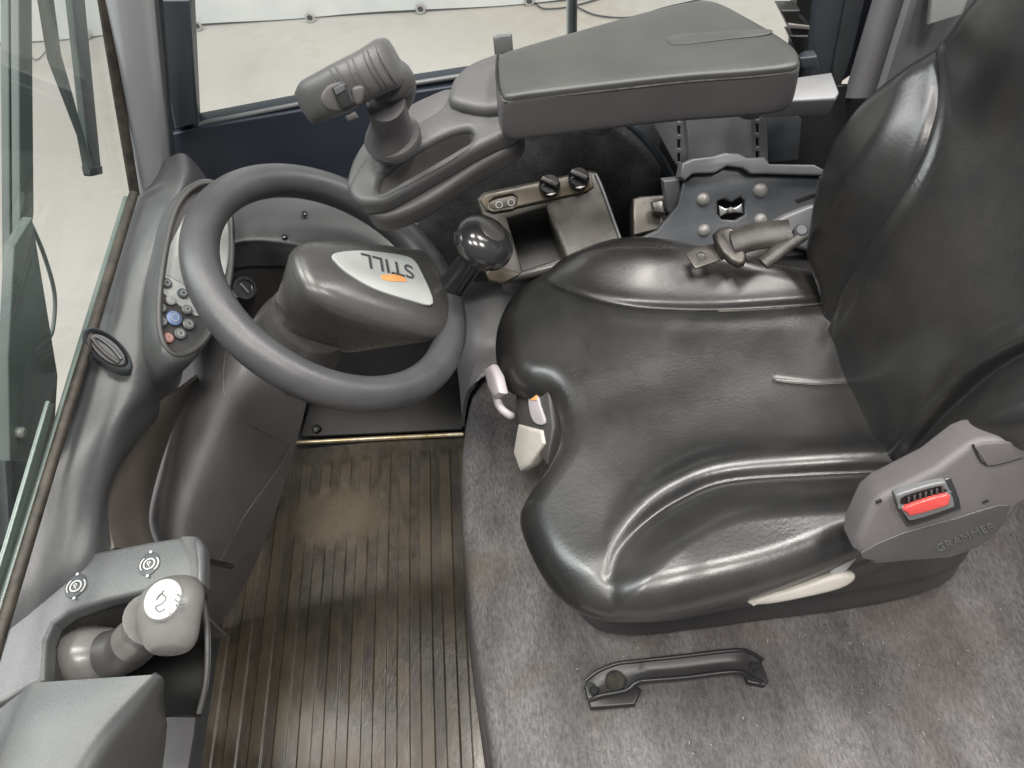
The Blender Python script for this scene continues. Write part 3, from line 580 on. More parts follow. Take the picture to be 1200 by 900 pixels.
obj('column_neck', lathe(WC-WN*.165, WN, [(.058, 0), (.061, .03), (.058, .06), (.052, .09)], 40), M['hub'], col_)

sw = thing('steering_wheel', tuple(WC-WN*.08), 'dark grey steering wheel with a padded hub and a spinner knob', 'steering wheel')
a_, b_, _ = frame(WN)
def wp_(ang, r=RR, h=0): return WC+WN*h+r*(math.cos(ang)*a_+math.sin(ang)*b_)
obj('rim', tube([wp_(2*math.pi*k/48) for k in range(48)], .0205, 28, 3, True), M['wheel'], sw)
hubo = [(343, 300), (347, 287), (362, 281), (400, 281), (440, 285), (480, 290), (508, 297), (528, 330), (534, 365), (527, 388), (505, 392), (470, 385), (425, 372), (385, 356), (358, 336)]
WPf = WP.off(.012); ho = cat([WPf.uv(*q) for q in hubo], 6); hc = np.array(WPf.uv(435, 330))
def hring(s, h, shift=(0, 0)): q = hc+(ho-hc)*s+np.array(shift); return [WP.at(*p, h) for p in q]
cn = np.array(WP.uv(378, 337))*0  # wheel centre
rg = []
for s, h in ((.02, .026), (.3, .0255), (.55, .024), (.72, .022), (.85, .0185), (.93, .0145), (.97, .0105), (.995, .006), (1.0, 0)): rg.append(hring(s, h))
for q in (.15, .3, .5, .7, .85, 1.0):
    base = hc+(ho-hc)*1.0; e = base*(1-q)+(cn+(base-hc)*.42)*q; e = base+(e-base)*.75
    # the foot shrinks towards the column, the outer end becomes the spoke
    rg.append([WP.at(*p, -.085*q) for p in e])
obj('hub', loft(rg, ang=50), M['hub'], sw)
# lower spoke flange towards the rim
WB = WP.off(.0272)
bd = obj('badge', plate(WP.off(.0275), [(391, 297), (420, 293), (455, 296), (482, 302), (494, 318), (508, 355), (480, 351), (440, 338), (412, 322), (396, 308)], .004, .0012, smooth=4), M['silver'], sw)
TPl = WP.off(.0282); obj('lettering', text(TPl, 'STILL', (455, 311), (400, 297), .031, .0004), M['ink'], bd)
obj('orange_mark', plate(TPl, [(447, 322), (468, 321), (476, 327), (476, 330), (455, 329), (447, 326)], .0008, .0001), M['orange'], bd)
# spinner knob
Kang = None; best = 9
for k in range(360):
    q = wp_(math.radians(k)); v = q-CAM; z = v@_f; dd = math.hypot(600+F*(v@_r)/z-540, 450-F*(v@_u)/z-338)
    if Kang is None or dd < best: Kang, best = math.radians(k), dd
kb = wp_(Kang, RR+.002, .008)
kn = obj('spinner_knob', lathe(kb, nrm(WN+np.array([-.0, .0, .1])), [(.002, .0), (.0185, .004), (.0175, .018), (.0175, .066), (.021, .072), (.031, .077), (.037, .085), (.0388, .094), (.037, .103), (.032, .110), (.0235, .1155), (.012, .118), (.001, .1185)], 40, ang=60), M['blackgloss'], sw)
obj('knob_cap', lathe(kb+nrm(WN+np.array([0, 0, .1]))*.1182, nrm(WN+np.array([-.0, .0, .1])), [(.0165, -.003), (.0168, -.0012), (.0155, -.0004), (.001, .0006)], 30), M['hub'], kn)
obj('knob_clamp', lathe(kb-WN*.004, WN, [(.019, -.004), (.0215, .002), (.021, .009), (.017, .013)], 30), M['wheel'], sw)

# ================================================================ dashboard
db = thing('dashboard', tuple(P(150, 600, z=.55)), 'grey plastic dashboard along the windscreen with vent, display and lever recess', 'dashboard')
rows = [[(163, 226, .742), (176, 208, .752), (196, 186, .765), (218, 181, .765), (240, 205, .70)],
        [(150, 268, .735), (170, 245, .748), (196, 225, .758), (222, 212, .752), (245, 225, .69)],
        [(130, 326, .725), (150, 305, .738), (172, 285, .745), (196, 268, .74), (225, 268, .68)],
        [(106, 404, .715), (128, 380, .722), (152, 355, .727), (180, 345, .715), (215, 345, .66)],
        [(84, 476, .705), (108, 462, .708), (140, 448, .70), (176, 440, .68), (215, 430, .60)],
        [(62, 548, .70), (88, 535, .70), (118, 516, .692), (150, 498, .67), (200, 468, .58)],
        [(40, 620, .678), (68, 610, .678), (96, 594, .674), (121, 578, .66), (134, 560, .63)],
        [(20, 690, .66), (46, 680, .658), (78, 664, .655), (108, 650, .648), (130, 642, .62)],
        [(5, 745, .640), (30, 735, .636), (60, 715, .632), (95, 690, .628), (130, 670, .61)]]
obj('dash_top', patch(rows, 8, .006), M['dash'], db)
# shelf between dash and column
obj('foot_shelf', patch([[(146, 500, .63), (175, 478, .62), (205, 462, .60), (235, 440, .58)], [(130, 545, .62), (150, 530, .60), (175, 520, .56), (200, 510, .52)], [(126, 600, .62), (142, 600, .58), (160, 600, .52), (175, 600, .46)], [(134, 642, .62), (148, 642, .57), (165, 640, .50), (185, 645, .44)]], 6, .005), M['brown'], db)
CO = Plane((0, 0, .672), (-.06, 0, 1))
obj('console_top', plate(CO, [(34, 655), (60, 655), (100, 648), (135, 642), (175, 634), (222, 627), (234, 631), (238, 640), (238, 684), (226, 685), (170, 693), (120, 704), (80, 718), (62, 731), (54, 750), (52, 797), (-12, 830), (-40, 900), (-46, 905), (12, 722)], .02, .005, res=4), M['dash'], db)
def downwall(pts, z0, z1):
    A = [P(a, b, z=z0) for a, b in pts]; return patch([[q+np.array([0, 0, (z1-z0)*k/2]) for q in A] for k in range(3)], 3, .004, ang=40)
obj('recess_wall', downwall([(53, 800), (53, 750), (61, 731), (80, 718), (120, 704), (170, 693), (206, 688)], .64, .50), M['dash_dark'], db)
obj('recess_floor', patch([[(40, 720, .50), (140, 680, .50), (236, 690, .50)], [(40, 780, .50), (140, 760, .50), (240, 760, .50)], [(40, 830, .50), (140, 836, .50), (232, 838, .50)]], 4, .01), M['black'], db)
obj('recess_rim', tube([P(236, 690, z=.57), P(242, 730, z=.57), P(243, 770, z=.565), (P(240, 805, z=.56)), P(233, 836, z=.55)], .003, 8, 6), M['dash_dark'], db)
obj('recess_side', patch([[(235, 690, .57), (241, 730, .57), (242, 770, .565), (239, 805, .56), (232, 836, .55)], [(234, 690, .50), (238, 730, .49), (239, 770, .48), (236, 805, .48), (229, 836, .48)]], 5, .004), M['black'], db)
obj('console_end', patch([[(212, 629, .655), (228, 629, .652), (237, 634, .64), (243, 650, .60), (244, 664, .54)], [(222, 655, .655), (233, 656, .652), (239, 660, .64), (244, 672, .60), (245, 686, .54)], [(222, 680, .655), (233, 682, .652), (239, 684, .64), (243, 694, .60), (243, 706, .54)]], 5, .004), M['dash'], db)
nc = [[(40, 800, .675), (100, 796, .676), (160, 792, .676), (184, 791, .672), (192, 797, .655), (192, 815, .60), (196, 850, .45)],
      [(-20, 850, .675), (60, 838, .678), (125, 826, .677), (155, 822, .672), (170, 832, .65), (180, 855, .58), (192, 890, .42)],
      [(-70, 930, .675), (10, 910, .678), (70, 885, .677), (108, 876, .672), (130, 885, .65), (155, 905, .56), (185, 940, .38)],
      [(-120, 1010, .675), (-40, 1000, .678), (20, 980, .677), (55, 965, .672), (85, 970, .65), (125, 985, .55), (180, 1010, .35)]]
obj('near_console', patch(nc, 7, .006), M['dash'], db)
st_ = [(196, 834), (206, 827), (232, 836), (230, 858), (222, 905), (178, 960), (186, 890)]
obj('side_step', loft([[P(200+(a-200)*.9, 870+(b-870)*.92, z=.333) for a, b in st_], [P(a, b, z=.328) for a, b in st_], [P(a, b, z=.31) for a, b in st_], [P(a, b, z=.0) for a, b in st_]], ang=30), M['dash_dark'], db)
# parking-brake marks
for a, b in ((89, 687), (175, 661)):
    pc = CO.off(.002); mk = obj('brake_mark', lathe(CO.hit(a, b), CO.n, [(.013, 0), (.013, .0012), (.012, .0016)], 28, .8), M['ink'], db)
    q = CO.off(.002); ce = q.hit(a, b)
    obj('ring', lathe(ce, CO.n, [(.0062, 0), (.0062, .0008), (.0048, .0008), (.0048, 0)], 24, ringed=True), M['white'], mk)
    obj('lettering', text(q, 'P', (a, b), (a+10, b-8), .0085, .0004), M['white'], mk)
    for s in (-1, 1): obj('arc', tube([ce+.009*np.array([math.cos(t), math.sin(t), 0]) for t in np.linspace(-.8, .8, 5)+(math.pi if s > 0 else 0)], .0008, 5, 3), M['white'], mk)
    for s in (-1, 1): obj('dot', lathe(q.hit(a+s*2, b-s*14), CO.n, [(.0016, 0), (.0016, .0008)], 8), M['white'], mk)
# lever in the recess
lv = thing('shift_lever', tuple(P(110, 780, z=.54)), 'grey shift lever with a shiny knob and white emblem in the console recess', 'lever')
obj('lever_boot', tube([P(82, 775, z=.58), P(105, 772, z=.585), P(135, 768, z=.59)], [.036, .034, .026], 24, 5), M['knobgrey'], lv)
obj('boot_collar', tube([P(128, 768, z=.60), P(150, 760, z=.61), P(165, 748, z=.64)], [.024, .022, .02], 24, 5), M['dash_dark'], lv)
obj('lever_stem', tube([P(155, 752, z=.64), P(172, 738, z=.66), P(180, 725, z=.68)], [.02, .021, .026], 24, 5), M['knobgrey'], lv)
kc = P(200, 713, z=.70); kn_ = nrm((.1, -.25, 1)); ax = nrm(P(200, 680, z=.70)-P(190, 745, z=.70))
K = []
sec = [(-.0425, .0005, -.012), (-.042, .012, -.012), (-.040, .020, -.012), (-.030, .027, -.008), (-.01, .031, 0), (.01, .032, 0), (.025, .028, -.004), (.036, .021, -.010), (.041, .012, -.013), (.0418, .0005, -.014)]
side_ = nrm(np.cross(ax, kn_)); kn_ = np.cross(side_, ax)
for s, r, dz in [(q[0]*.82, q[1]*.87, q[2]) for q in sec]: K.append([kc+ax*s+side_*r*math.cos(t)*1.0+kn_*(r*.8*math.sin(t)+dz) for t in np.linspace(0, 2*math.pi, 28, endpoint=False)])
kk = obj('lever_knob', loft([cat([k[j] for k in K], 4, False) for j in range(28)]+[cat([k[0] for k in K], 4, False)], closed=False, ang=70), M['knobgrey'], lv)
em = obj('emblem', lathe(kc+kn_*.0205, kn_, [(.0185, -.004), (.0185, .0005), (.017, .0018), (.001, .0025)], 32, .85), M['white'], kk)
EP = Plane(kc+kn_*.0236, kn_)
def stroke(pts): return tube([EP.hit(a+2, b-1) for a, b in pts], .0006, 5, 4)
for pts in ([(181, 704), (186, 697), (192, 701), (188, 708), (180, 712), (184, 718), (191, 714)], [(184, 700), (190, 693)], [(205, 697), (211, 701), (208, 707), (214, 709)], [(204, 709), (209, 713), (214, 711)], [(206, 716), (212, 715)], [(203, 703), (206, 706)]):
    obj('emblem_stroke', stroke(pts), M['plate'], em)
obj('emblem_line', plate(EP, [(195, 698), (196.5, 698), (199, 719), (197.5, 719)], .0008, .0001), M['greyplastic'], em)

# round air vent
av = thing('air_vent', tuple(P(125, 412, z=.71)), 'round dark air vent set in the dashboard beside the windscreen', 'air vent')
VN = nrm((.42, -.35, .8)); vc = P(126, 409, z=.731)
obj('vent_ring', lathe(vc, VN, [(.030, -.03), (.0325, -.010), (.0315, .0), (.029, .002), (.0265, -.001), (.026, -.012)], 36, sa=.45), M['plate_dark'], av)
obj('vent_disc', lathe(vc, VN, [(.026, -.02), (.0255, -.006), (.022, -.002), (.001, -.0005)], 36, sa=.45), M['dash_dark'], av)
va, vb, _ = frame(VN)
obj('vane', tube([vc+VN*.0005+va*(.002+.003*math.cos(t*1.3))+vb*.019*t for t in (-1, -.5, 0, .5, 1)], .0022, 8, 4), M['dash_dark'], av)
obj('vane', tube([vc+VN*.0005-va*(.001+.003*math.cos(t*1.3))+vb*.018*t for t in (-1, -.5, 0, .5, 1)], .0018, 8, 4), M['plate_dark'], av)

# instrument pod
ip = thing('instrument_display', tuple(P(205, 420, z=.66)), 'oval instrument display with blue and grey buttons behind the steering wheel', 'instrument display')
IP = Plane(P(215, 320, x=-.372), (.72, -.22, .66))
po = [(250, 211), (232, 211), (214, 224), (200, 248), (191, 285), (184, 330), (181, 370), (184, 405), (196, 424), (212, 426), (232, 415), (250, 390), (266, 350), (273, 300), (272, 255), (265, 225)]
pu = cat([IP.uv(*q) for q in po], 6); pcn = pu.mean(0)
def pring(s, h, sh=(0, 0)): return [IP.at(*(pcn+(q-pcn)*s+np.array(sh)), h) for q in pu]
obj('pod_shell', loft([pring(.86, -.006), pring(.88, .002), pring(.92, .006), pring(.96, .006), pring(1.0, .0), pring(1.03, -.012), pring(1.06, -.04), pring(1.08, -.075)], caps=(False, True), ang=60), M['dash'], ip)
obj('pod_rim', tube([IP.at(*(pcn+(q-pcn)*.925), .005) for q in pu[::4]], .0035, 10, 3, True), M['dash_dark'], ip)
pf = obj('display_face', loft([pring(.885, -.004), pring(.5, -.0035), pring(.05, -.003)], ang=60), M['dash_dark'], ip)
IF = IP.off(-.002)
obj('silver_panel', plate(IF, [(212, 262), (224, 248), (245, 300), (250, 340), (236, 370), (214, 360), (188, 340), (186, 326), (194, 300)], .002, .0005, smooth=3), M['silver'], pf)
obj('screen', plate(IF.off(.001), [(205, 300), (222, 296), (228, 340), (196, 322)], .0015, .0004), M['greyplastic'], pf)
for a, b, r, mm_, lb in ((195, 332, .0062, 'plate_dark', 'dark grey button'), (214, 344, .0062, 'plate_dark', 'dark grey button'), (200, 352, .006, 'greyplastic', 'grey button with a ring mark'), (219, 363, .006, 'plate', 'grey button with a ring mark'),
                     (204, 373, .0088, 'blue', 'large blue button'), (221, 380, .0068, 'plate', 'grey round button'), (211, 391, .0068, 'plate', 'grey round button'), (189, 361, .0058, 'plate', 'grey round button'), (190, 377, .0058, 'plate', 'grey round button'), (197, 396, .0062, 'redbtn', 'faded red button')):
    q = IF.off(.001).hit(a, b); bt_ = obj('button', lathe(q, IP.n, [(r, -.001), (r, .0012), (r*.85, .0022), (.0004, .0026)], 22), M[mm_], pf, lb)
    obj('button_mark', lathe(q+IP.n*.0026, IP.n, [(r*.55, -.0004), (r*.55, .0003), (r*.42, .0003), (r*.42, -.0004)], 16, ringed=True), M['silver'], bt_)
IG = IP.off(.004)
obj('gauge_glass', plate(IF.off(.002), [(250, 255), (262, 245), (268, 270), (268, 300), (262, 330), (255, 335), (250, 300)], .003, .0008, smooth=3), M['silver'], pf)

# dash panel behind the wheel, ledge and key switch
obj('rear_shelf', patch([[(232, 215, .70), (290, 205, .685), (350, 210, .67), (420, 232, .65), (490, 262, .62)],
    [(238, 250, .70), (290, 240, .685), (350, 246, .67), (410, 262, .65), (470, 285, .62)],
    [(246, 288, .695), (290, 276, .683), (345, 280, .668), (395, 290, .648), (450, 306, .618)],
    [(250, 300, .685), (290, 288, .673), (345, 292, .657), (395, 304, .637), (450, 320, .607)],
    [(250, 318, .66), (290, 312, .64), (345, 312, .625), (390, 320, .605), (440, 335, .575)]], 7, .006), M['dash'], db)
obj('switch_panel', patch([[(246, 315, .655), (290, 308, .64), (345, 312, .62), (400, 325, .60)], [(250, 350, .60), (290, 350, .585), (345, 352, .56), (400, 360, .54)], [(260, 400, .5), (300, 400, .49), (345, 400, .48), (400, 400, .46)]], 6, .005), M['dash_dark'], db)
for a, b in ((357, 250), (333, 277)): obj('screw', lathe(P(a, b, z=.674), (0, 0, 1), [(.004, -.002), (.004, .001), (.002, .002)], 12), M['blackgloss'], db)
ks = nrm((.5, -.5, .7)); kq = P(286, 338, z=.615)
kh = obj('key_switch', lathe(kq, ks, [(.015, -.01), (.0165, .003), (.0155, .006), (.0115, .006), (.011, .001)], 28), M['blackgloss'], db)
obj('key_slot', plate(Plane(kq+ks*.004, ks), rloop(.0015, .008, .001), .002, .0002, px=False), M['bolt'], kh)
tag(obj('column_boot', tube([P(262, 212, z=.62), P(290, 196, z=.63), P(325, 198, z=.62)], .016, 14, 6), M['brown']), 'brown ribbed duct end behind the steering wheel by the door', 'duct')

# mauve grey side panel beside the hood
tag(obj('hood_side_panel', patch([[(520, 330, .40), (560, 325, .41), (600, 320, .42), (650, 315, .42)], [(530, 390, .32), (556, 392, .345), (580, 395, .35), (620, 395, .35)], [(538, 450, .2), (548, 452, .30), (558, 430, .34), (600, 430, .345)], [(542, 500, .05), (541, 490, .2), (548, 458, .325), (570, 440, .335)]], 6, .006), M['column']), 'mauve grey plastic corner panel between the steering wheel and the seat', 'panel')

# ================================================================ felt covered wheel arch
Yp = lambda a, b, y: P(a, b, y=y)
FA = [[Yp(452, 188, .985), Yp(500, 150, .985), Yp(560, 118, .985), Yp(640, 100, .985), Yp(720, 96, .985), Yp(790, 100, .985), Yp(830, 140, .985)],
      [Yp(452, 205, .965), Yp(500, 172, .955), Yp(560, 145, .945), Yp(640, 128, .94), Yp(700, 128, .94), Yp(750, 155, .945), Yp(800, 205, .96)],
      [Yp(455, 225, .96), Yp(500, 200, .95), Yp(560, 185, .94), Yp(640, 175, .93), Yp(700, 178, .93), Yp(745, 195, .935), Yp(790, 240, .95)],
      [Yp(470, 330, .96), Yp(510, 330, .95), Yp(560, 330, .94), Yp(640, 330, .93), Yp(700, 330, .93), Yp(745, 330, .935), Yp(790, 330, .95)]]
struct('felt_wheel_arch', patch(FA, 10, .01), M['darkfelt'])
struct('arch_trim', tube([Yp(a, b, .928) for a, b in ((600, 126), (650, 120), (700, 128), (740, 148), (770, 180), (790, 215))], .006, 8, 6), M['navy2'])

# switch box
sb_ = thing('switch_box', tuple(P(650, 300, z=.36)), 'black switch box with two rotary knobs beyond the seat', 'switch box')
XB = Plane(P(640, 240, z=.625), (-.05, -.62, 1))
obj('box_body', plate(XB, [(558, 232), (566, 224), (690, 198), (700, 200), (706, 212), (729, 278), (724, 300), (600, 330), (586, 326), (580, 300)], .09, .007,
    holes=[[(594, 256), (640, 242), (662, 300), (612, 316)]]), M['box'], sb_)
obj('compartment_floor', plate(XB.off(-.07), [(580, 262), (650, 240), (680, 310), (610, 330)], .004, .001), M['black'], sb_)
obj('top_strip', plate(XB.off(.004), [(562, 234), (569, 227), (682, 202), (693, 205), (696, 218), (688, 224), (578, 249), (569, 246)], .006, .002, holes=[[(573, 236), (580, 231), (600, 227), (606, 231), (606, 239), (600, 243), (580, 246), (574, 243)]]), M['dusty'], sb_)
for a in (585, 599): obj('socket_hole', lathe(XB.off(.0015).hit(a, 240-(a-585)*.2), XB.n, [(.0055, -.002), (.0055, 0), (.004, 0), (.004, -.002)], 14, ringed=True), M['bolt'], sb_)
obj('socket_well', plate(XB.off(.001), [(573, 236), (606, 229), (606, 240), (574, 246)], .002, .0004), M['dark_metal'], sb_)
for a, b in ((644, 219), (678, 211)):
    q = XB.off(.004).hit(a, b); rk = obj('rotary_knob', lathe(q, XB.n, [(.0155, 0), (.0155, .005), (.0145, .012), (.013, .0135)], 28), M['blackgloss'], sb_)
    obj('knob_grip', box(q+XB.n*.0165, (.026, .008, .012), .002, rot=-.5, n=XB.n), M['black'], rk)
    obj('knob_mark', plate(XB.off(.0183), [(a-9, b-2), (a-6, b-8), (a-1, b-9), (a-5, b-3)], .001, .0002), M['white'], rk)
    obj('knob_mark', plate(XB.off(.0183), [(a-4, b+9), (a+2, b+10), (a+8, b+7), (a+2, b+7)], .001, .0002), M['white'], rk)
obj('edge_trim', tube([XB.off(.001).hit(a, b) for a, b in ((698, 204), (706, 222), (718, 255), (727, 280))], .0022, 8, 4), M['plate'], sb_)
obj('corner_clip', plate(XB.off(.003), [(568, 318), (585, 312), (612, 320), (590, 332), (572, 328)], .01, .003), M['dusty'], sb_)
# small latch box right of it
lb_ = thing('floor_bracket', tuple(P(765, 260, z=.38)), 'small black and brown bracket between the switch box and the seat plate', 'bracket')
obj('bracket_body', plate(Plane(P(765, 250, z=.60), (0, -.5, 1)), [(741, 232), (750, 229), (795, 226), (800, 262), (742, 276)], .04, .004), M['dark_metal'], lb_)
obj('bracket_cap', plate(Plane(P(765, 240, z=.62), (0, -.5, 1)), [(763, 236), (778, 232), (780, 250), (766, 248)], .012, .004), M['box'], lb_)
obj('bracket_tab', plate(Plane(P(787, 230, z=.63), (0, -.9, .4)), [(777, 212), (797, 210), (799, 247), (782, 250)], .02, .003), M['plate'], lb_)

# ================================================================ seat side plates and armrest mounting
mp_ = thing('armrest_mount', (.3, .84, .4), 'grey steel mounting plates holding the armrest beside the seat', 'mounting bracket')
G1 = Plane((.3, .90, .65), (0, -1, .25))
slots = [[(a, b+k*16), (a+3, b+k*16), (a+3.5, b+k*16+10), (a+.5, b+k*16+10)] for a, b in ((794, 132), (886, 130)) for k in range(4)]
obj('slotted_plate', plate(G1, [(760, 120), (898, 118), (901, 200), (800, 205), (790, 190), (768, 150)], .012, .002, holes=slots), M['plate'], mp_)
obj('inner_ridge', plate(G1.off(.006), [(803, 132), (880, 130), (884, 190), (808, 194)], .008, .003), M['plate'], mp_)
obj('side_plate', plate(G1.off(-.02), [(892, 135), (930, 132), (940, 140), (936, 188), (900, 192)], .008, .003), M['plate_dark'], mp_)
obj('top_bar', plate(Plane((.4, .93, .80), (0, -.3, 1)), [(890, 96), (975, 84), (984, 108), (980, 116), (900, 120)], .03, .003), M['plate'], mp_)
obj('dark_backing', plate(G1.off(-.05), [(740, 110), (1000, 100), (985, 240), (800, 240)], .01, .002), M['black'], mp_)
G2 = Plane((.3, .84, .62), (0, -.75, .6))
obj('capping', plate(G2.off(.012), [(797, 207), (800, 192), (812, 186), (838, 183), (850, 179), (866, 180), (876, 185), (896, 184), (902, 192), (955, 193), (968, 200), (965, 206), (900, 204), (880, 204), (870, 197), (852, 195), (838, 203), (812, 204), (803, 212)], .03, .003), M['plate'], mp_)
obj('pivot_plate', plate(G2, [(735, 286), (770, 270), (795, 240), (801, 215), (812, 205), (838, 203), (848, 197), (866, 196), (878, 204), (968, 206), (990, 300), (860, 330), (740, 310)], .014, .003,
    holes=[[(841, 236), (849, 233), (858, 237), (868, 231), (873, 235), (873, 252), (862, 258), (846, 257), (841, 250)]]), M['plate_dark'], mp_)
for a, b, r in ((824, 234, .0095), (891, 223, .0105), (825, 270, .0092), (891, 258, .0095)):
    obj('bolt', lathe(G2.hit(a, b), G2.n, [(r, -.001), (r, .001), (r*.85, .004), (r*.4, .006), (.0005, .0065)], 24), M['bolt'], mp_)
obj('pawl', plate(G2.off(-.003), [(842, 240), (850, 244), (862, 243), (870, 238), (871, 250), (862, 249), (852, 250), (844, 254)], .006, .002), M['steel'], mp_)
obj('pawl_pin', lathe(G2.off(0).hit(856, 246), G2.n, [(.004, 0), (.004, .003), (.002, .004)], 14), M['bolt'], mp_)
obj('belt_anchor', plate(G2.off(.02), [(893, 268), (920, 252), (950, 240), (965, 238), (965, 300), (930, 290), (905, 285)], .02, .006), M['plate'], mp_)
obj('slot', plate(G2.off(.001), [(932, 234), (955, 226), (957, 230), (935, 238)], .002, .0004), M['black'], mp_)
obj('well', plate(Plane((.35, .75, .56), (0, 0, 1)), [(880, 300), (975, 290), (985, 330), (880, 330)], .01, .001), M['black'], mp_)

# armrest
ar = thing('armrest', tuple(P(780, 150, z=.74)), 'long dark grey padded armrest with a joystick console at its front', 'armrest')
AP = Plane(P(760, 60, z=.90), (0, -.06, 1))
ao = [(584, 66), (600, 58), (690, 32), (770, 10), (815, 1), (842, 2), (885, 24), (915, 42), (933, 56), (938, 68), (930, 78), (880, 84), (800, 90), (700, 101), (625, 110), (594, 113), (586, 104), (583, 85)]
au = cat([AP.uv(*q) for q in ao], 6); acn = au.mean(0)
def aring(s, h, sh=0): q = acn+(au-acn)*s; return [AP.at(p[0], p[1], h) for p in q]
top = []
for s, h in ((.03, .002), (.4, .002), (.7, .0018), (.9, .0014), (.965, .0006), (.985, -.0008), (.995, -.003), (.998, -.006)): top.append(aring(s, h))
# side leans outwards a little
pad = obj('armrest_pad', loft(top, ang=65), M['pad'], ar)
obj('armrest_side', loft([aring(s, h) for s, h in ((.97, -.005), (.994, -.0052), (1.004, -.0065), (1.008, -.010), (1.014, -.018), (1.02, -.03), (1.022, -.042), (1.015, -.050), (.99, -.055), (.9, -.057))], ang=65), M['armside'], ar)
obj('worn_patch', plate(AP.off(.0028), [(788, 41), (850, 36), (900, 34), (900, 40), (850, 46), (790, 52)], .001, .0004, smooth=3), M['padworn'], pad)
ll = [AP.at(*(acn+(AP.uv(a, b)-acn)*1.0035), -.0062) for a, b in ((590, 113), (700, 101), (800, 90), (880, 84), (925, 79))]
obj('pad_seam', tube(ll, .0011, 6, 5), M['wornline'], pad)
obj('under_shell', plate(AP.off(-.045), [(598, 105), (700, 95), (900, 70), (905, 75), (700, 112), (606, 128)], .03, .006), M['arm'], ar)
# front console
CP = Plane(P(520, 150, z=.845), (-.12, -.25, 1))
ct = [(407, 222), (412, 205), (432, 178), (470, 152), (512, 128), (524, 110), (530, 92), (545, 76), (565, 66), (590, 60), (594, 85), (600, 113), (606, 130), (604, 150), (578, 163), (552, 176), (525, 192), (490, 212), (462, 228), (444, 236), (420, 236)]
hlp = [(443, 220), (447, 206), (462, 193), (490, 174), (520, 158), (545, 151), (553, 155), (548, 166), (525, 182), (490, 202), (462, 217), (447, 224)]
obj('front_console', plate(CP, ct, .026, .008, holes=[hlp], smooth=4, res=5, ang=55), M['arm'], ar)
obj('console_underside', plate(CP.off(-.022), [(428, 236), (446, 240), (492, 216), (556, 178), (606, 150), (611, 158), (602, 172), (560, 196), (500, 236), (452, 256), (430, 250)], .03, .008, smooth=3, ang=55), M['dash_dark'], ar)
obj('tray_liner', loft([[CP.at(*(q*1.0), h) for q in cat([CP.uv(*p) for p in hlp], 5)] for h in (-.008,)]+[[CP.at(*(c+(q-c)*.8), -.045) for q in cat([CP.uv(*p) for p in hlp], 5) for c in (np.array(CP.uv(498, 187)),)]], caps=(False, True)), M['knobgrey'], ar)
obj('tray_item', plate(CP.off(-.036), [(462, 196), (505, 172), (500, 190), (462, 208)], .006, .002), M['dusty'], ar)
obj('outer_cheek', plate(CP.off(-.006), [(407, 222), (409, 196), (422, 170), (442, 148), (475, 124), (503, 110), (528, 102), (540, 116), (500, 155), (430, 218)], .02, .006, smooth=3, ang=55), M['arm'], ar)
obj('console_block', plate(CP.off(.012), [(526, 118), (530, 96), (546, 78), (580, 64), (588, 66), (592, 88), (600, 118), (570, 128)], .05, .010, smooth=3, res=5, ang=55), M['arm'], ar)
obj('console_tab', plate(Plane(P(590, 50, z=.86), (0, -.9, .4)), [(578, 44), (584, 41), (600, 40), (602, 62), (580, 66)], .012, .003), M['dash'], ar)
obj('pad_gap', tube([AP.off(-.004).hit(a, b) for a, b in ((584, 60), (582, 85), (586, 106), (597, 116))], .0018, 8, 5), M['black'], ar)
obj('adjust_wheel', lathe(P(697, 132, z=.78), (0, -.4, 1), [(.001, -.01), (.027, -.012), (.03, -.006), (.03, .0), (.027, .004), (.012, .005), (.011, .009), (.0005, .01)], 40), M['arm'], ar)
obj('wheel_pin', lathe(P(693, 133, z=.792), (0, -.4, 1), [(.008, 0), (.008, .003), (.004, .005)], 20), M['steel'], ar)
obj('adjust_wheel', lathe(P(880, 115, z=.80), (0, -.4, 1), [(.001, -.01), (.022, -.012), (.024, .0), (.02, .004)], 30), M['arm'], ar)

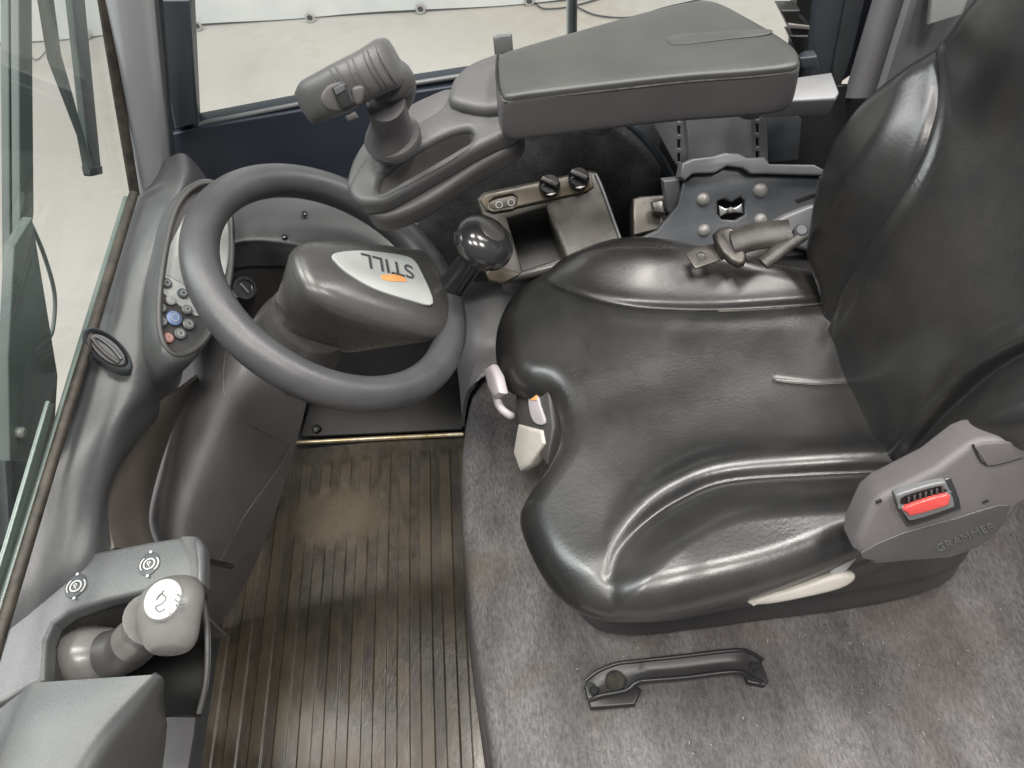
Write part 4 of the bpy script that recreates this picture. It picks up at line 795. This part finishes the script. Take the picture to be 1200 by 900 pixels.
# joystick
js = thing('joystick', tuple(P(465, 165, z=.86)), 'grey multi-function joystick handle with a black thumb switch on the armrest console', 'joystick')
obj('joystick_boot', tube([P(457, 168, z=.85), P(458, 155, z=.865), P(457, 140, z=.885), P(452, 120, z=.915)], [.030, .027, .022, .021], 28, 6, sq=.9), M['armside'], js)
obj('boot_base', lathe(P(460, 160, z=.858), (-.12, -.25, 1), [(.030, -.01), (.0315, 0), (.030, .003), (.026, .004)], 32), M['arm'], js)
gp = [P(355, 128, z=.915), P(368, 118, z=.93), P(390, 108, z=.94), P(415, 95, z=.95), P(440, 82, z=.955), P(458, 72, z=.955), P(466, 66, z=.953)]
gp_ = cat(gp, 4, False)
gr = [.012, .0225, .0255, .026, .0255, .0245, .0225, .013]
grips = []
ax = nrm(gp[-1]-gp[0]); sd = nrm(np.cross(ax, CAM-gp[3])); tn = np.cross(sd, ax)
for i, p in enumerate(gp_):
    r = .93*np.interp(i/(len(gp_)-1), [0, .04, .15, .4, .6, .8, .95, 1], [.008, .017, .0215, .023, .0225, .0245, .02, .008])
    grips.append([p+sd*r*math.copysign(abs(math.cos(t))**.75, math.cos(t))*1.05+tn*r*.85*math.copysign(abs(math.sin(t))**.8, math.sin(t)) for t in np.linspace(0, 2*math.pi, 32, endpoint=False)])
grip = obj('joystick_grip', loft(grips, ang=60), M['arm'], js)
obj('grip_heel', tube([P(448, 92, z=.94), P(462, 95, z=.925), P(466, 108, z=.91), P(455, 125, z=.90)], [.022, .021, .018, .018], 20, 5), M['arm'], js)
JT = Plane(P(402, 116, z=.962), nrm(CAM-P(402, 116, z=.96)))
sww = obj('thumb_switch', plate(JT, [(376, 112), (384, 100), (396, 96), (405, 97), (412, 112), (414, 124), (405, 131), (386, 130), (377, 122)], .014, .003, smooth=3), M['dash_dark'], js)
obj('rocker', plate(JT.off(.006), [(389, 103), (401, 96), (406, 98), (409, 112), (415, 124), (400, 130), (394, 117)], .012, .003), M['black'], sww)
obj('rocker_face', plate(JT.off(.0072), [(391, 104), (402, 98), (405, 105), (394, 112)], .002, .0005), M['plate_dark'], sww)
obj('side_paddle', plate(JT.off(-.002), [(412, 104), (424, 100), (428, 108), (424, 122), (414, 122)], .01, .003, smooth=3), M['dash_dark'], js)
obj('lower_catch', plate(JT.off(.001), [(404, 136), (416, 130), (421, 138), (408, 143)], .006, .002), M['dash_dark'], js)
for k in range(7):
    f_ = .42+k*.065; i = int(f_*(len(gp_)-1)); r = .0247
    obj('grip_rib', tube([gp_[i]+sd*r*math.cos(t)*1.02+tn*r*.87*math.sin(t) for t in np.linspace(.7, 2.4, 7)], .0006, 5, 3), M['dash_dark'], grip)
